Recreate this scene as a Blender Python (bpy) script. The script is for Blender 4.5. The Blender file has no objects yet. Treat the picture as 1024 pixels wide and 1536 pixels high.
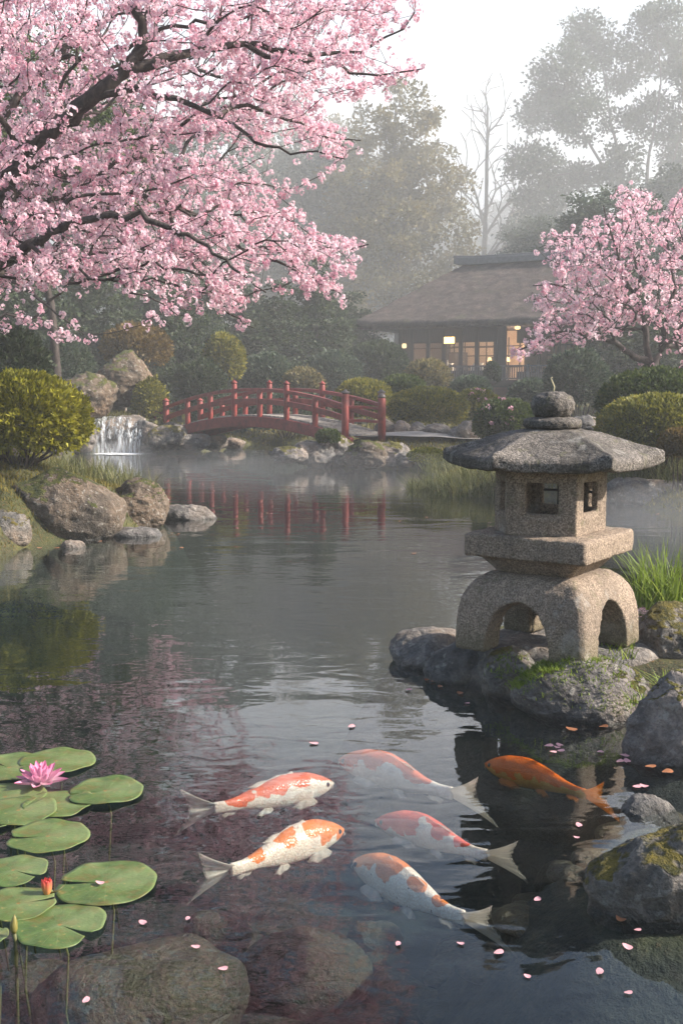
import bpy, bmesh, math, random
import numpy as np
from mathutils import Vector, Matrix, noise as mnoise

R = math.radians
random.seed(7)
rng = np.random.default_rng(7)
scene = bpy.context.scene
COL = scene.collection

# ------------------------------------------------------------ camera
PITCH = R(6.5)
CAMZ = 1.6
F = 768 / math.tan(R(25))
cam_d = bpy.data.cameras.new('camera')
cam_d.sensor_fit = 'AUTO'
cam_d.angle = R(50)
cam_d.clip_start = 0.05
cam_d.clip_end = 3000
cam = bpy.data.objects.new('camera', cam_d)
cam.location = (0, 0, CAMZ)
cam.rotation_euler = (R(90) - PITCH, 0, 0)
COL.objects.link(cam)
scene.camera = cam

# ------------------------------------------------------------ sky and sun
SUN_AZ = R(99)      # clockwise from +Y (view direction) towards +X
SUN_EL = R(33)
world = bpy.data.worlds.new('World')
scene.world = world
world.use_nodes = True
wn = world.node_tree
bg = wn.nodes['Background']
sky = wn.nodes.new('ShaderNodeTexSky')
sky.sky_type = 'NISHITA'
sky.sun_disc = False
sky.sun_elevation = SUN_EL
sky.sun_rotation = SUN_AZ
sky.altitude = 50
sky.air_density = 1.0
sky.dust_density = 1.6
sky.ozone_density = 1.0
hs = wn.nodes.new('ShaderNodeHueSaturation')
hs.inputs['Saturation'].default_value = 1.05
wn.links.new(sky.outputs[0], hs.inputs['Color'])
wn.links.new(hs.outputs[0], bg.inputs[0])
bg.inputs[1].default_value = 0.1
sd = bpy.data.lights.new('sun', 'SUN')
sd.energy = 5.0
sd.angle = R(1.5)
sd.color = (1.0, 0.92, 0.83)
so = bpy.data.objects.new('sun', sd)
sdir = Vector((math.sin(SUN_AZ) * math.cos(SUN_EL), math.cos(SUN_AZ) * math.cos(SUN_EL), math.sin(SUN_EL)))
so.rotation_euler = sdir.to_track_quat('Z', 'Y').to_euler()
COL.objects.link(so)
scene.view_settings.view_transform = 'Standard'
scene.view_settings.look = 'None'
scene.view_settings.exposure = 1.18
scene.view_settings.gamma = 1
scene.render.engine = 'CYCLES'
cy = scene.cycles
cy.use_denoising = True
cy.max_bounces = 14
cy.diffuse_bounces = 2
cy.glossy_bounces = 3
cy.transmission_bounces = 4
cy.transparent_max_bounces = 12
cy.volume_bounces = 12
cy.caustics_reflective = False
cy.caustics_refractive = False
cy.use_adaptive_sampling = True
cy.adaptive_threshold = 0.02
cy.sample_clamp_indirect = 6

# ------------------------------------------------------------ picture <-> place
CP, SP = math.cos(PITCH), math.sin(PITCH)
def ray(px, py):
    cx, cy_ = (px - 512) / F, (768 - py) / F
    return Vector((cx, CP + cy_ * SP, cy_ * CP - SP))
def at(px, py, z=0.0):
    d = ray(px, py)
    t = (z - CAMZ) / d.z
    return Vector((d.x * t, d.y * t, z))
def atY(px, py, Y):
    d = ray(px, py)
    t = Y / d.y
    return Vector((d.x * t, Y, CAMZ + d.z * t))

# ------------------------------------------------------------ numpy noise
_perm = np.random.default_rng(3).permutation(256)
_perm = np.concatenate([_perm, _perm, _perm])
_grad = np.random.default_rng(4).normal(size=(256, 3))
_grad /= np.linalg.norm(_grad, axis=1)[:, None]
def pnoise(P):
    P = np.asarray(P, float)
    I = np.floor(P).astype(int)
    f = P - I
    u = f * f * f * (f * (f * 6 - 15) + 10)
    I &= 255
    out = 0
    for dx in (0, 1):
        wx = u[:, 0] if dx else 1 - u[:, 0]
        for dy in (0, 1):
            wy = u[:, 1] if dy else 1 - u[:, 1]
            for dz in (0, 1):
                wz = u[:, 2] if dz else 1 - u[:, 2]
                h = _perm[_perm[_perm[(I[:, 0] + dx) & 255] + ((I[:, 1] + dy) & 255)] + ((I[:, 2] + dz) & 255)]
                g = _grad[h]
                d = (g[:, 0] * (f[:, 0] - dx) + g[:, 1] * (f[:, 1] - dy) + g[:, 2] * (f[:, 2] - dz))
                out = out + wx * wy * wz * d
    return out * 1.5
def fbm(P, octv=4, gain=0.5, lac=2.03, ridged=False):
    P = np.asarray(P, float)
    a, s, t = 1.0, 0.0, 0.0
    for k in range(octv):
        n = pnoise(P + 17.3 * k)
        if ridged: n = 1 - 2 * np.abs(n)
        s = s + a * n
        t += a
        a *= gain
        P = P * lac
    return s / t
def sstep(a, b, x):
    t = np.clip((x - a) / (b - a), 0, 1)
    return t * t * (3 - 2 * t)

# ------------------------------------------------------------ scene objects
def tag(o, label=None, cat=None, group=None, kind=None):
    if label: o['label'] = label
    if cat: o['category'] = cat
    if group: o['group'] = group
    if kind: o['kind'] = kind
    return o
def empty(name, loc, rz=0.0):
    o = bpy.data.objects.new(name, None)
    o.empty_display_size = 0.2
    o.location = loc
    o.rotation_euler = (0, 0, rz)
    COL.objects.link(o)
    return o
def npmesh(name, V, Fq, mat=None, parent=None, smooth=True, attr=None, loc=None):
    """link ONE mesh object from arrays of vertices and of equal-sized faces (a list of arrays is fine)"""
    me = bpy.data.meshes.new(name)
    V = np.asarray(V, np.float32)
    Fs = Fq if isinstance(Fq, list) else [Fq]
    Fs = [np.asarray(f, np.int32) for f in Fs if len(f)]
    me.vertices.add(len(V))
    me.vertices.foreach_set('co', V.ravel())
    idx = np.concatenate([f.ravel() for f in Fs])
    tot = np.concatenate([np.full(len(f), f.shape[1], np.int32) for f in Fs])
    start = np.concatenate([[0], np.cumsum(tot)[:-1]]).astype(np.int32)
    me.loops.add(len(idx))
    me.loops.foreach_set('vertex_index', idx)
    me.polygons.add(len(tot))
    me.polygons.foreach_set('loop_start', start)
    try: me.polygons.foreach_set('loop_total', tot)
    except Exception: pass
    me.polygons.foreach_set('use_smooth', np.full(len(tot), smooth, bool))
    if attr:
        for k, v in attr.items():
            a = me.attributes.new(k, 'FLOAT', 'POINT')
            a.data.foreach_set('value', np.asarray(v, np.float32))
    me.update(calc_edges=True)
    if mat: me.materials.append(mat)
    o = bpy.data.objects.new(name, me)
    COL.objects.link(o)
    if parent: o.parent = parent
    if loc is not None: o.location = loc
    return o
def copy_thing(root, loc, rz=0.0, sc=1.0, label=None, group=None):
    r = root.copy(); COL.objects.link(r)
    r.location = loc; r.rotation_euler = (0, 0, rz)
    r.scale = (sc, sc, sc) if not hasattr(sc, '__len__') else sc
    if label: r['label'] = label
    if group: r['group'] = group
    for ch in root.children:
        c = ch.copy(); COL.objects.link(c); c.parent = r
        for g in ch.children:
            d = g.copy(); COL.objects.link(d); d.parent = c
    return r

class MB:
    """collects simple shapes; build() links them as one mesh"""
    def __init__(self): self.v, self.f = [], []
    def add(self, vs, fs, M=None):
        o = len(self.v)
        self.v += [tuple(M @ Vector(p)) if M else tuple(p) for p in vs]
        self.f += [tuple(i + o for i in f) for f in fs]
    def box(self, c, s, rz=0.0, M=None, taper=1.0):
        x, y, z = s[0] / 2, s[1] / 2, s[2] / 2
        ca, sa = math.cos(rz), math.sin(rz)
        vs = []
        for (i, j, k) in ((-1,-1,-1),(1,-1,-1),(1,1,-1),(-1,1,-1),(-1,-1,1),(1,-1,1),(1,1,1),(-1,1,1)):
            t = taper if k > 0 else 1
            a, b = i * x * t, j * y * t
            vs.append((c[0] + a * ca - b * sa, c[1] + a * sa + b * ca, c[2] + k * z))
        self.add(vs, [(3,2,1,0),(4,5,6,7),(0,1,5,4),(1,2,6,5),(2,3,7,6),(3,0,4,7)], M)
        return self
    def bar(self, a, b, w, h, up=Vector((0, 0, 1))):
        """a box from a to b, w wide and h high"""
        a, b = Vector(a), Vector(b)
        d = (b - a).normalized()
        s = d.cross(up).normalized(); u = s.cross(d)
        vs = [p + s * i * w / 2 + u * j * h / 2 for p in (a, b) for (i, j) in ((-1,-1),(1,-1),(1,1),(-1,1))]
        self.add(vs, [(0,1,2,3),(7,6,5,4),(0,4,5,1),(1,5,6,2),(2,6,7,3),(3,7,4,0)])
        return self
    def strip(self, pts, w, h, up=Vector((0, 0, 1))):
        """a continuous rectangular rail through points"""
        pts = [Vector(p) for p in pts]
        n = len(pts); vs = []
        for i, p in enumerate(pts):
            d = (pts[min(i + 1, n - 1)] - pts[max(i - 1, 0)]).normalized()
            s = d.cross(up).normalized(); u = s.cross(d)
            vs += [p + s * a * w / 2 + u * b * h / 2 for (a, b) in ((-1,-1),(1,-1),(1,1),(-1,1))]
        fs = [(0,1,2,3), tuple(4 * (n - 1) + k for k in (3,2,1,0))]
        for i in range(n - 1):
            for k in range(4):
                fs.append((4*i+k, 4*(i+1)+k, 4*(i+1)+(k+1)%4, 4*i+(k+1)%4))
        self.add(vs, fs)
        return self
    def lathe(self, prof, n=20, c=(0, 0, 0)):
        vs, fs = [], []
        for (r, z) in prof:
            for k in range(n):
                a = 2 * math.pi * k / n
                vs.append((c[0] + r * math.cos(a), c[1] + r * math.sin(a), c[2] + z))
        for i in range(len(prof) - 1):
            for k in range(n):
                fs.append((i*n+k, i*n+(k+1)%n, (i+1)*n+(k+1)%n, (i+1)*n+k))
        fs.append(tuple(range(n))[::-1]); fs.append(tuple((len(prof)-1)*n + k for k in range(n)))
        self.add(vs, fs)
        return self
    def tube(self, pts, rad, n=8):
        pts = [Vector(p) for p in pts]
        if not hasattr(rad, '__len__'): rad = [rad] * len(pts)
        vs, fs = [], []
        ref = Vector((0.3, 0.9, 0.1)).normalized()
        for i, p in enumerate(pts):
            d = (pts[min(i + 1, len(pts) - 1)] - pts[max(i - 1, 0)]).normalized()
            s = d.cross(ref)
            if s.length < 0.1: s = d.cross(Vector((1, 0, 0)))
            s.normalize(); u = s.cross(d)
            for k in range(n):
                a = 2 * math.pi * k / n
                vs.append(p + (s * math.cos(a) + u * math.sin(a)) * rad[i])
        for i in range(len(pts) - 1):
            for k in range(n):
                fs.append((i*n+k, i*n+(k+1)%n, (i+1)*n+(k+1)%n, (i+1)*n+k))
        fs.append(tuple(range(n))[::-1]); fs.append(tuple((len(pts)-1)*n + k for k in range(n)))
        self.add(vs, fs)
        return self
    def build(self, name, mat, parent=None, bevel=0.0, smooth=False, segs=2):
        me = bpy.data.meshes.new(name)
        me.from_pydata(self.v, [], self.f)
        if mat: me.materials.append(mat)
        for p in me.polygons: p.use_smooth = smooth
        bm = bmesh.new(); bm.from_mesh(me)
        bmesh.ops.recalc_face_normals(bm, faces=bm.faces)
        bm.to_mesh(me); bm.free()
        o = bpy.data.objects.new(name, me)
        COL.objects.link(o)
        if parent: o.parent = parent
        if bevel:
            m = o.modifiers.new('bevel', 'BEVEL'); m.width = bevel; m.segments = segs
            m.limit_method = 'ANGLE'; m.angle_limit = R(35)
        return o

# ------------------------------------------------------------ materials
def new_mat(name):
    m = bpy.data.materials.new(name); m.use_nodes = True
    nt = m.node_tree; nt.nodes.clear()
    return m, nt
class G:
    """small node-graph writer"""
    def __init__(self, name):
        self.m, self.nt = new_mat(name)
        self.out = self.nt.nodes.new('ShaderNodeOutputMaterial')
    def n(self, typ, ins=None, **props):
        nd = self.nt.nodes.new('ShaderNode' + typ)
        for k, v in props.items(): setattr(nd, k, v)
        for k, v in (ins or {}).items():
            if isinstance(v, bpy.types.NodeSocket): self.nt.links.new(v, nd.inputs[k])
            else: nd.inputs[k].default_value = v
        return nd
    def coord(self, out='Object', scale=(1, 1, 1), loc=(0, 0, 0), rot=(0, 0, 0)):
        tc = self.n('TexCoord')
        return self.n('Mapping', {'Vector': tc.outputs[out], 'Scale': scale, 'Location': loc, 'Rotation': rot}).outputs[0]
    def wpos(self, scale=(1, 1, 1)):
        g = self.n('NewGeometry')
        return self.n('Mapping', {'Vector': g.outputs['Position'], 'Scale': scale}).outputs[0]
    def noise(self, vec, scale=5, detail=4, rough=0.55, dist=0.0):
        return self.n('TexNoise', {'Vector': vec, 'Scale': scale, 'Detail': detail, 'Roughness': rough, 'Distortion': dist}).outputs[0]
    def voro(self, vec, scale=5, feature='F1', out=0, rnd=1.0):
        nd = self.n('TexVoronoi', {'Vector': vec, 'Scale': scale, 'Randomness': rnd}, feature=feature)
        return nd.outputs[out]
    def ramp(self, fac, stops, interp='LINEAR'):
        nd = self.n('ValToRGB', {'Fac': fac}); cr = nd.color_ramp
        cr.interpolation = interp
        while len(cr.elements) < len(stops): cr.elements.new(0.5)
        for e, (p, c) in zip(cr.elements, stops):
            e.position = p
            e.color = (c, c, c, 1) if not hasattr(c, '__len__') else (*c[:3], 1)
        return nd.outputs[0]
    def mix(self, f, a, b, mode='MIX'):
        nd = self.n('Mix', data_type='RGBA', blend_type=mode)
        for i, v in ((0, f), (6, a), (7, b)):
            if isinstance(v, bpy.types.NodeSocket): self.nt.links.new(v, nd.inputs[i])
            elif i == 0: nd.inputs[0].default_value = v
            else: nd.inputs[i].default_value = (*v[:3], 1)
        return nd.outputs[2]
    def math(self, op, a, b=0.0, clamp=False):
        nd = self.n('Math', {0: a, 1: b}, operation=op, use_clamp=clamp)
        return nd.outputs[0]
    def attr(self, name):
        return self.n('Attribute', attribute_name=name).outputs['Fac']
    def bump(self, h, strength=0.5, dist=0.02, normal=None):
        ins = {'Height': h, 'Strength': strength, 'Distance': dist}
        if normal: ins['Normal'] = normal
        return self.n('Bump', ins).outputs[0]
    def pbsdf(self, color, rough=0.7, normal=None, **kw):
        ins = {'Base Color': color if isinstance(color, bpy.types.NodeSocket) else (*color[:3], 1), 'Roughness': rough}
        if normal: ins['Normal'] = normal
        ins.update(kw)
        return self.n('BsdfPrincipled', ins).outputs[0]
    def end(self, shader):
        self.nt.links.new(shader, self.out.inputs['Surface'])
        return self.m

def leaf_mat(name, cols, trans=0.35, rough=0.55, patch=0.35, pscale=1.2):
    """leaf colours from a per-leaf random value and from drifts across the plant"""
    g = G(name)
    r = g.attr('rnd')
    nz = g.noise(g.coord(), pscale, 3, 0.6)
    f = g.math('ADD', g.math('MULTIPLY', r, 1 - patch), g.math('MULTIPLY', g.ramp(nz, [(0.3, 0.0), (0.7, 1.0)]), patch))
    c = g.ramp(f, [(i / (len(cols) - 1), c) for i, c in enumerate(cols)])
    p = g.pbsdf(c, rough, **{'Specular IOR Level': 0.35})
    t = g.n('BsdfTranslucent', {'Color': c}).outputs[0]
    return g.end(g.n('MixShader', {0: trans, 1: p, 2: t}).outputs[0])

def rock_mat(name, dark, mid, light, moss=0.5, moss_cols=((0.035, 0.05, 0.012), (0.13, 0.13, 0.02)), lichen=0.4, scale=1.0, warm=(0.30, 0.20, 0.12)):
    g = G(name)
    v = g.wpos()
    n1 = g.noise(v, 1.6 * scale, 6, 0.6, 0.4)
    n2 = g.noise(v, 9 * scale, 8, 0.65, 0.2)
    n3 = g.noise(v, 60 * scale, 4, 0.6)
    c = g.ramp(g.math('ADD', g.math('MULTIPLY', n1, 0.5), g.math('MULTIPLY', n2, 0.5)),
               [(0.36, dark), (0.5, mid), (0.66, light)])
    c = g.mix(g.ramp(n1, [(0.44, 0.0), (0.62, 0.6)]), c, warm)
    c = g.mix(g.ramp(n3, [(0.35, 0.5), (0.6, 0.0)]), c, dark)
    spots = g.noise(g.wpos((1.0, 1.0, 1.0)), 22 * scale, 3, 0.5)
    c = g.mix(g.math('MULTIPLY', g.ramp(spots, [(0.6, 0.0), (0.66, 1.0)]), lichen), c, (0.42, 0.40, 0.35))
    crack = g.voro(g.n('Mapping', {'Vector': v, 'Scale': (1, 1, 2.2)}).outputs[0], 3.2 * scale, 'DISTANCE_TO_EDGE')
    cr = g.ramp(g.math('ADD', crack, g.math('MULTIPLY', n2, 0.12)), [(0.055, 0.0), (0.12, 1.0)])
    # moss where rain settles: on upward faces, in uneven patches
    geo = g.n('NewGeometry')
    up = g.n('SeparateXYZ', {0: geo.outputs['Normal']}).outputs[2]
    mm = g.math('ADD', g.math('MULTIPLY', up, 0.45), g.math('MULTIPLY', g.noise(v, 3.1, 5, 0.7), 1.25))
    mf = g.ramp(mm, [(1.10 - 0.22 * moss, 0.0), (1.20 - 0.22 * moss, 1.0)])
    mc = g.ramp(g.noise(v, 14, 4, 0.7), [(0.35, moss_cols[0]), (0.62, moss_cols[1])])
    c = g.mix(mf, c, mc)
    # the wet strip the pond leaves
    z = g.n('SeparateXYZ', {0: g.wpos()}).outputs[2]
    wet = g.ramp(g.math('ADD', z, g.math('MULTIPLY', n2, 0.06)), [(0.03, 1.0), (0.085, 0.0)])
    c = g.mix(g.math('MULTIPLY', wet, 0.7), c, (0.02, 0.02, 0.018))
    rough = g.math('SUBTRACT', 0.85, g.math('MULTIPLY', wet, 0.5))
    h = g.math('ADD', g.math('MULTIPLY', n2, 1.0), g.math('MULTIPLY', n3, 0.35))
    h = g.math('ADD', h, g.math('MULTIPLY', cr, 0.10))
    h = g.math('ADD', h, g.math('MULTIPLY', mf, g.noise(v, 90, 3, 0.7)))
    nb = g.bump(h, 1.0, 0.05)
    return g.end(g.pbsdf(c, rough, nb, **{'Specular IOR Level': 0.4}))

def granite_mat(name, c0, c1, c2, stain=0.5):
    g = G(name)
    v = g.coord()
    big = g.noise(v, 3.0, 5, 0.6)
    grain = g.noise(v, 120, 2, 0.7)
    grain2 = g.noise(v, 45, 3, 0.65)
    c = g.ramp(grain, [(0.33, c0), (0.48, c1), (0.66, c2)])
    c = g.mix(g.math('MULTIPLY', g.ramp(grain2, [(0.35, 1.0), (0.55, 0.0)]), 0.5), c, c0)
    c = g.mix(g.math('MULTIPLY', g.ramp(big, [(0.42, 0.0), (0.66, 1.0)]), stain), c, (0.045, 0.04, 0.034))
    st = g.noise(g.coord('Object', (5, 5, 0.7)), 2.4, 5, 0.7)
    c = g.mix(g.math('MULTIPLY', g.ramp(st, [(0.52, 0.0), (0.66, 1.0)]), stain * 0.9), c, (0.05, 0.043, 0.035))
    li = g.noise(v, 14, 5, 0.7)
    c = g.mix(g.math('MULTIPLY', g.ramp(li, [(0.58, 0.0), (0.66, 1.0)]), 0.45), c, (0.11, 0.105, 0.05))
    geo = g.n('NewGeometry')
    up = g.n('SeparateXYZ', {0: geo.outputs['Normal']}).outputs[2]
    pale = g.noise(v, 6, 4, 0.6)
    c = g.mix(g.math('MULTIPLY', g.ramp(pale, [(0.6, 0.0), (0.68, 1.0)]), 0.35), c, (0.46, 0.43, 0.38))
    ft = g.ramp(g.math('ADD', g.n('SeparateXYZ', {0: g.wpos()}).outputs[2], g.math('MULTIPLY', li, 0.25)), [(0.36, 1.0), (0.52, 0.0)])
    c = g.mix(g.math('MULTIPLY', ft, 0.6), c, (0.085, 0.08, 0.035))
    h = g.math('ADD', g.math('MULTIPLY', grain2, 1.0), g.math('MULTIPLY', grain, 0.7))
    return g.end(g.pbsdf(c, 0.9, g.bump(h, 0.9, 0.008), **{'Specular IOR Level': 0.3}))

def bark_mat(name, dark, light, scale=1.0):
    g = G(name)
    v = g.coord('Object', (1, 1, 0.35))
    n = g.noise(v, 18 * scale, 6, 0.7, 0.5)
    c = g.ramp(n, [(0.35, dark), (0.65, light)])
    li = g.noise(g.coord(), 7 * scale, 5, 0.7)
    c = g.mix(g.math('MULTIPLY', g.ramp(li, [(0.6, 0.0), (0.7, 1.0)]), 0.5), c, (0.13, 0.13, 0.10))
    return g.end(g.pbsdf(c, 0.9, g.bump(n, 0.8, 0.02)))

def simple_mat(name, c, rough=0.6, var=0.25, scale=8, bump=0.3, bdist=0.004, stretch=(1, 1, 1), c2=None, **kw):
    g = G(name)
    v = g.coord('Object', stretch)
    n = g.noise(v, scale, 6, 0.65)
    lo = c2 if c2 else tuple(x * (1 - var) for x in c)
    hi = tuple(min(1, x * (1 + var * 0.6)) for x in c)
    col = g.ramp(n, [(0.3, lo), (0.7, hi)])
    return g.end(g.pbsdf(col, rough, g.bump(n, bump, bdist), **kw))
# ============================================================ the setting
def Pz(px, py): 
    v = at(px, py, 0.0); return (v.x, v.y)
SHORE = [(-5.0, -6), (-4.8, 3), (-4.2, 7), Pz(-60, 852), Pz(0, 836), Pz(60, 818), Pz(190, 803), Pz(245, 786),
         Pz(235, 768), Pz(200, 742), Pz(160, 716), Pz(118, 700), Pz(95, 690), Pz(118, 680), Pz(225, 678), Pz(300, 676),
         Pz(345, 670), Pz(400, 665), Pz(480, 665), Pz(520, 674), Pz(490, 684), Pz(440, 689), Pz(455, 698), Pz(530, 703),
         Pz(600, 704), Pz(645, 712), Pz(640, 730), Pz(680, 742), Pz(780, 742), Pz(900, 752), Pz(1000, 770), Pz(1100, 790),
         (6.6, 9.4), (4.2, 7.6), (2.6, 7.0), Pz(880, 920), Pz(740, 935), Pz(640, 955), Pz(605, 985), Pz(645, 1022), Pz(740, 1035),
         Pz(810, 1070), Pz(930, 1080), Pz(960, 1100), Pz(1010, 1150), Pz(1090, 1190), Pz(1000, 1215), Pz(890, 1290), Pz(915, 1370),
         Pz(1000, 1392), Pz(1110, 1400), (2.2, 1.2), (2.2, -6)]
_S = np.array(SHORE)
def shore_dist(x, y):
    """positive on land, negative in the pond"""
    x = np.asarray(x, float).ravel(); y = np.asarray(y, float).ravel()
    d = np.full(x.shape, 1e9); inside = np.zeros(x.shape, bool)
    n = len(_S)
    for i in range(n):
        ax, ay = _S[i]; bx, by = _S[(i + 1) % n]
        ex, ey = bx - ax, by - ay
        t = np.clip(((x - ax) * ex + (y - ay) * ey) / (ex * ex + ey * ey), 0, 1)
        d = np.minimum(d, np.hypot(x - ax - t * ex, y - ay - t * ey))
        c = (ay > y) != (by > y)
        with np.errstate(divide='ignore', invalid='ignore'):
            xi = (bx - ax) * (y - ay) / (by - ay) + ax
        inside ^= c & (x < xi)
    return np.where(inside, -d, d)
BUMPS = [(0.9, 23.6, 1.5, 0.30), (2.6, 24.0, 1.7, 0.22), (-4.9, 28.4, 1.3, 0.25), (-6.3, 27.5, 2.2, 0.7),
         (-3.9, 12.4, 1.5, 0.35), (-6, 12, 3, 0.4), (5, 18, 2.5, 0.3), (3.9, 17.0, 1.5, 0.15)]
def gz(x, y):
    sh = np.shape(x)
    x = np.asarray(x, float).ravel(); y = np.asarray(y, float).ravel()
    d = shore_dist(x, y)
    wob = fbm(np.c_[x * 0.35, y * 0.35, np.zeros_like(x)], 3)
    fine = fbm(np.c_[x * 1.7, y * 1.7, np.ones_like(x)], 3)
    land = 0.20 * sstep(0, 0.6, d) + 0.035 * np.clip(d - 0.5, 0, 30) + 0.12 * wob * sstep(0.3, 3, d)
    land = land + 0.03 * fine * sstep(0, 1, d)
    land = land + 5.0 * sstep(60, 150, y) + 14 * sstep(120, 420, y)
    land = land + 2.0 * sstep(14, 60, -x) + 2.0 * sstep(14, 60, x)
    for (bx, by, br, bh) in BUMPS:
        land = land + bh * np.exp(-((x - bx) ** 2 + (y - by) ** 2) / (br * br)) * sstep(0.0, 0.35, d)
    deep = 0.55 + 0.5 * sstep(3.2, 8, y)
    bed = -deep * sstep(0, 0.7, -d) - 0.05 + 0.05 * fine
    z = np.where(d > 0, land - 0.05, bed)
    return z.reshape(sh) if sh else float(z[0])

def ground_mat():
    g = G('earth moss and litter')
    v = g.wpos()
    n1 = g.noise(v, 0.5, 5, 0.6); n2 = g.noise(v, 6, 6, 0.7); n3 = g.noise(v, 50, 3, 0.7)
    c = g.ramp(n2, [(0.3, (0.020, 0.017, 0.010)), (0.48, (0.045, 0.045, 0.015)), (0.62, (0.085, 0.085, 0.022)), (0.75, (0.15, 0.10, 0.035))])
    c = g.mix(g.ramp(n1, [(0.4, 0.0), (0.6, 0.7)]), c, (0.055, 0.068, 0.02))
    c = g.mix(g.math('MULTIPLY', g.ramp(n3, [(0.55, 0.0), (0.65, 1.0)]), 0.6), c, (0.17, 0.09, 0.03))
    z = g.n('SeparateXYZ', {0: v}).outputs[2]
    under = g.ramp(g.math('ADD', z, 1.0), [(0.93, 1.0), (1.0, 0.0)])
    bedc = g.ramp(n2, [(0.35, (0.012, 0.016, 0.014)), (0.55, (0.035, 0.038, 0.028)), (0.7, (0.075, 0.07, 0.045))])
    c = g.mix(under, c, bedc)
    return g.end(g.pbsdf(c, 0.95, g.bump(g.math('ADD', n2, g.math('MULTIPLY', n3, 0.4)), 0.8, 0.05)))
def build_ground():
    ys = np.concatenate([np.arange(-6, 8, 0.1), 8 * (1.0105 ** np.arange(0, 440))])
    ys = ys[ys < 700]
    xs = [0.0]; s = 0.1
    while xs[-1] < 450:
        xs.append(xs[-1] + s)
        if xs[-1] > 5: s *= 1.045
    xs = np.array(xs); xs = np.concatenate([-xs[:0:-1], xs])
    X, Y = np.meshgrid(xs, ys)
    Z = gz(X, Y)
    V = np.c_[X.ravel(), Y.ravel(), Z.ravel()]
    ny, nx = X.shape
    i = (np.arange(ny - 1)[:, None] * nx + np.arange(nx - 1)[None, :]).ravel()
    o = npmesh('ground', V, np.c_[i, i + 1, i + nx + 1, i + nx], ground_mat())
    tag(o, 'mossy earth banks and dark stony bed of the pond', 'ground', kind='structure')
build_ground()

def water_mat():
    g = G('pond water')
    v = g.wpos((0.75, 1.6, 1))
    v2 = g.wpos((1.6, 3.0, 1))
    a = g.noise(v, 1.1, 1, 0.5, 0.6)
    b = g.noise(v2, 2.8, 1, 0.5, 0.8)
    c = g.noise(g.wpos((3, 7, 1)), 5.0, 2, 0.5, 0.4)
    calm = g.ramp(g.noise(g.wpos((0.25, 0.5, 1)), 0.8, 2, 0.5), [(0.35, 0.25), (0.65, 1.0)])
    h = g.math('ADD', a, g.math('MULTIPLY', g.math('ADD', g.math('MULTIPLY', b, 0.42), g.math('MULTIPLY', c, 0.035)), calm))
    nb = g.bump(h, 1.0, 0.0062)
    # the same reflectance from above and from below, so that daylight reaches the fish and the bed
    inc = g.n('NewGeometry').outputs['Incoming']
    dt = g.math('ABSOLUTE', g.n('VectorMath', {0: inc, 1: nb}, operation='DOT_PRODUCT').outputs['Value'])
    om = g.math('SUBTRACT', 1.0, dt, True)
    fr = g.math('ADD', 0.02, g.math('MULTIPLY', 0.975, g.math('POWER', om, 4.1)), True)
    tr = g.n('BsdfTransparent', {'Color': (0.90, 0.94, 0.93, 1)}).outputs[0]
    gl = g.n('BsdfGlossy', {'Color': (1, 1, 1, 1), 'Roughness': 0.008, 'Normal': nb}).outputs[0]
    va = g.n('VolumeAbsorption', {'Color': (0.58, 0.70, 0.71, 1), 'Density': 1.05}).outputs[0]
    g.nt.links.new(va, g.out.inputs['Volume'])
    return g.end(g.n('MixShader', {0: fr, 1: tr, 2: gl}).outputs[0])
wm = water_mat()
water = MB(); water.box((1, 16, -0.75), (30, 44, 1.5))
tag(water.build('water', wm), 'dark still pond water with soft ripples', 'water', kind='structure')

# ------------------------------------------------------------ rocks
_ico = {}
def ico(sub):
    if sub not in _ico:
        bm = bmesh.new(); bmesh.ops.create_icosphere(bm, subdivisions=sub, radius=1)
        _ico[sub] = (np.array([v.co[:] for v in bm.verts]), np.array([[v.index for v in f.verts] for f in bm.faces]))
        bm.free()
    return _ico[sub]
def rock_shape(dims, seed, sub=5, facets=16, rough=1.0, flat=0.0, strata=1.0):
    r_ = np.random.default_rng(seed)
    D, Fc = ico(sub)
    n = r_.normal(size=(facets, 3)); n /= np.linalg.norm(n, axis=1)[:, None]
    off = r_.uniform(0.62, 1.0, facets)
    if flat:
        n = np.vstack([n, [[0.06, 0.03, 1]]]); off = np.append(off, 1 - flat)
    dots = D @ n.T
    q = np.where(dots > 0.05, off[None] / np.maximum(dots, 0.05), 9)
    q = np.minimum(q, 1.12)
    k = 14.0
    rad = -np.log(np.exp(-k * q).sum(1) + np.exp(-k * 1.12)) / k
    P = D * rad[:, None]
    o = seed * 3.17
    P = P * (1 + 0.10 * rough * fbm(D * 1.6 + o, 3)[:, None])
    P = P * np.array(dims)
    s = float(np.mean(dims))
    rid = fbm(P / s * 2.2 + o, 4, ridged=True)
    fin = fbm(P / s * 6.5 + o, 5, 0.6)
    P = P + D * (s * rough * (0.10 * rid + 0.05 * fin))[:, None]
    # slanting strata
    st = np.sin((P[:, 2] * 0.8 + P[:, 0] * 0.45 + 0.2 * s * fbm(P / s * 1.5 + o, 2)) / s * 14)
    P = P + D * (s * 0.012 * rough * strata * st)[:, None]
    lo, hi = P.min(0), P.max(0)
    P = (P - (lo + hi) / 2) / ((hi - lo) / 2) * np.array(dims)
    return P, Fc
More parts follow.
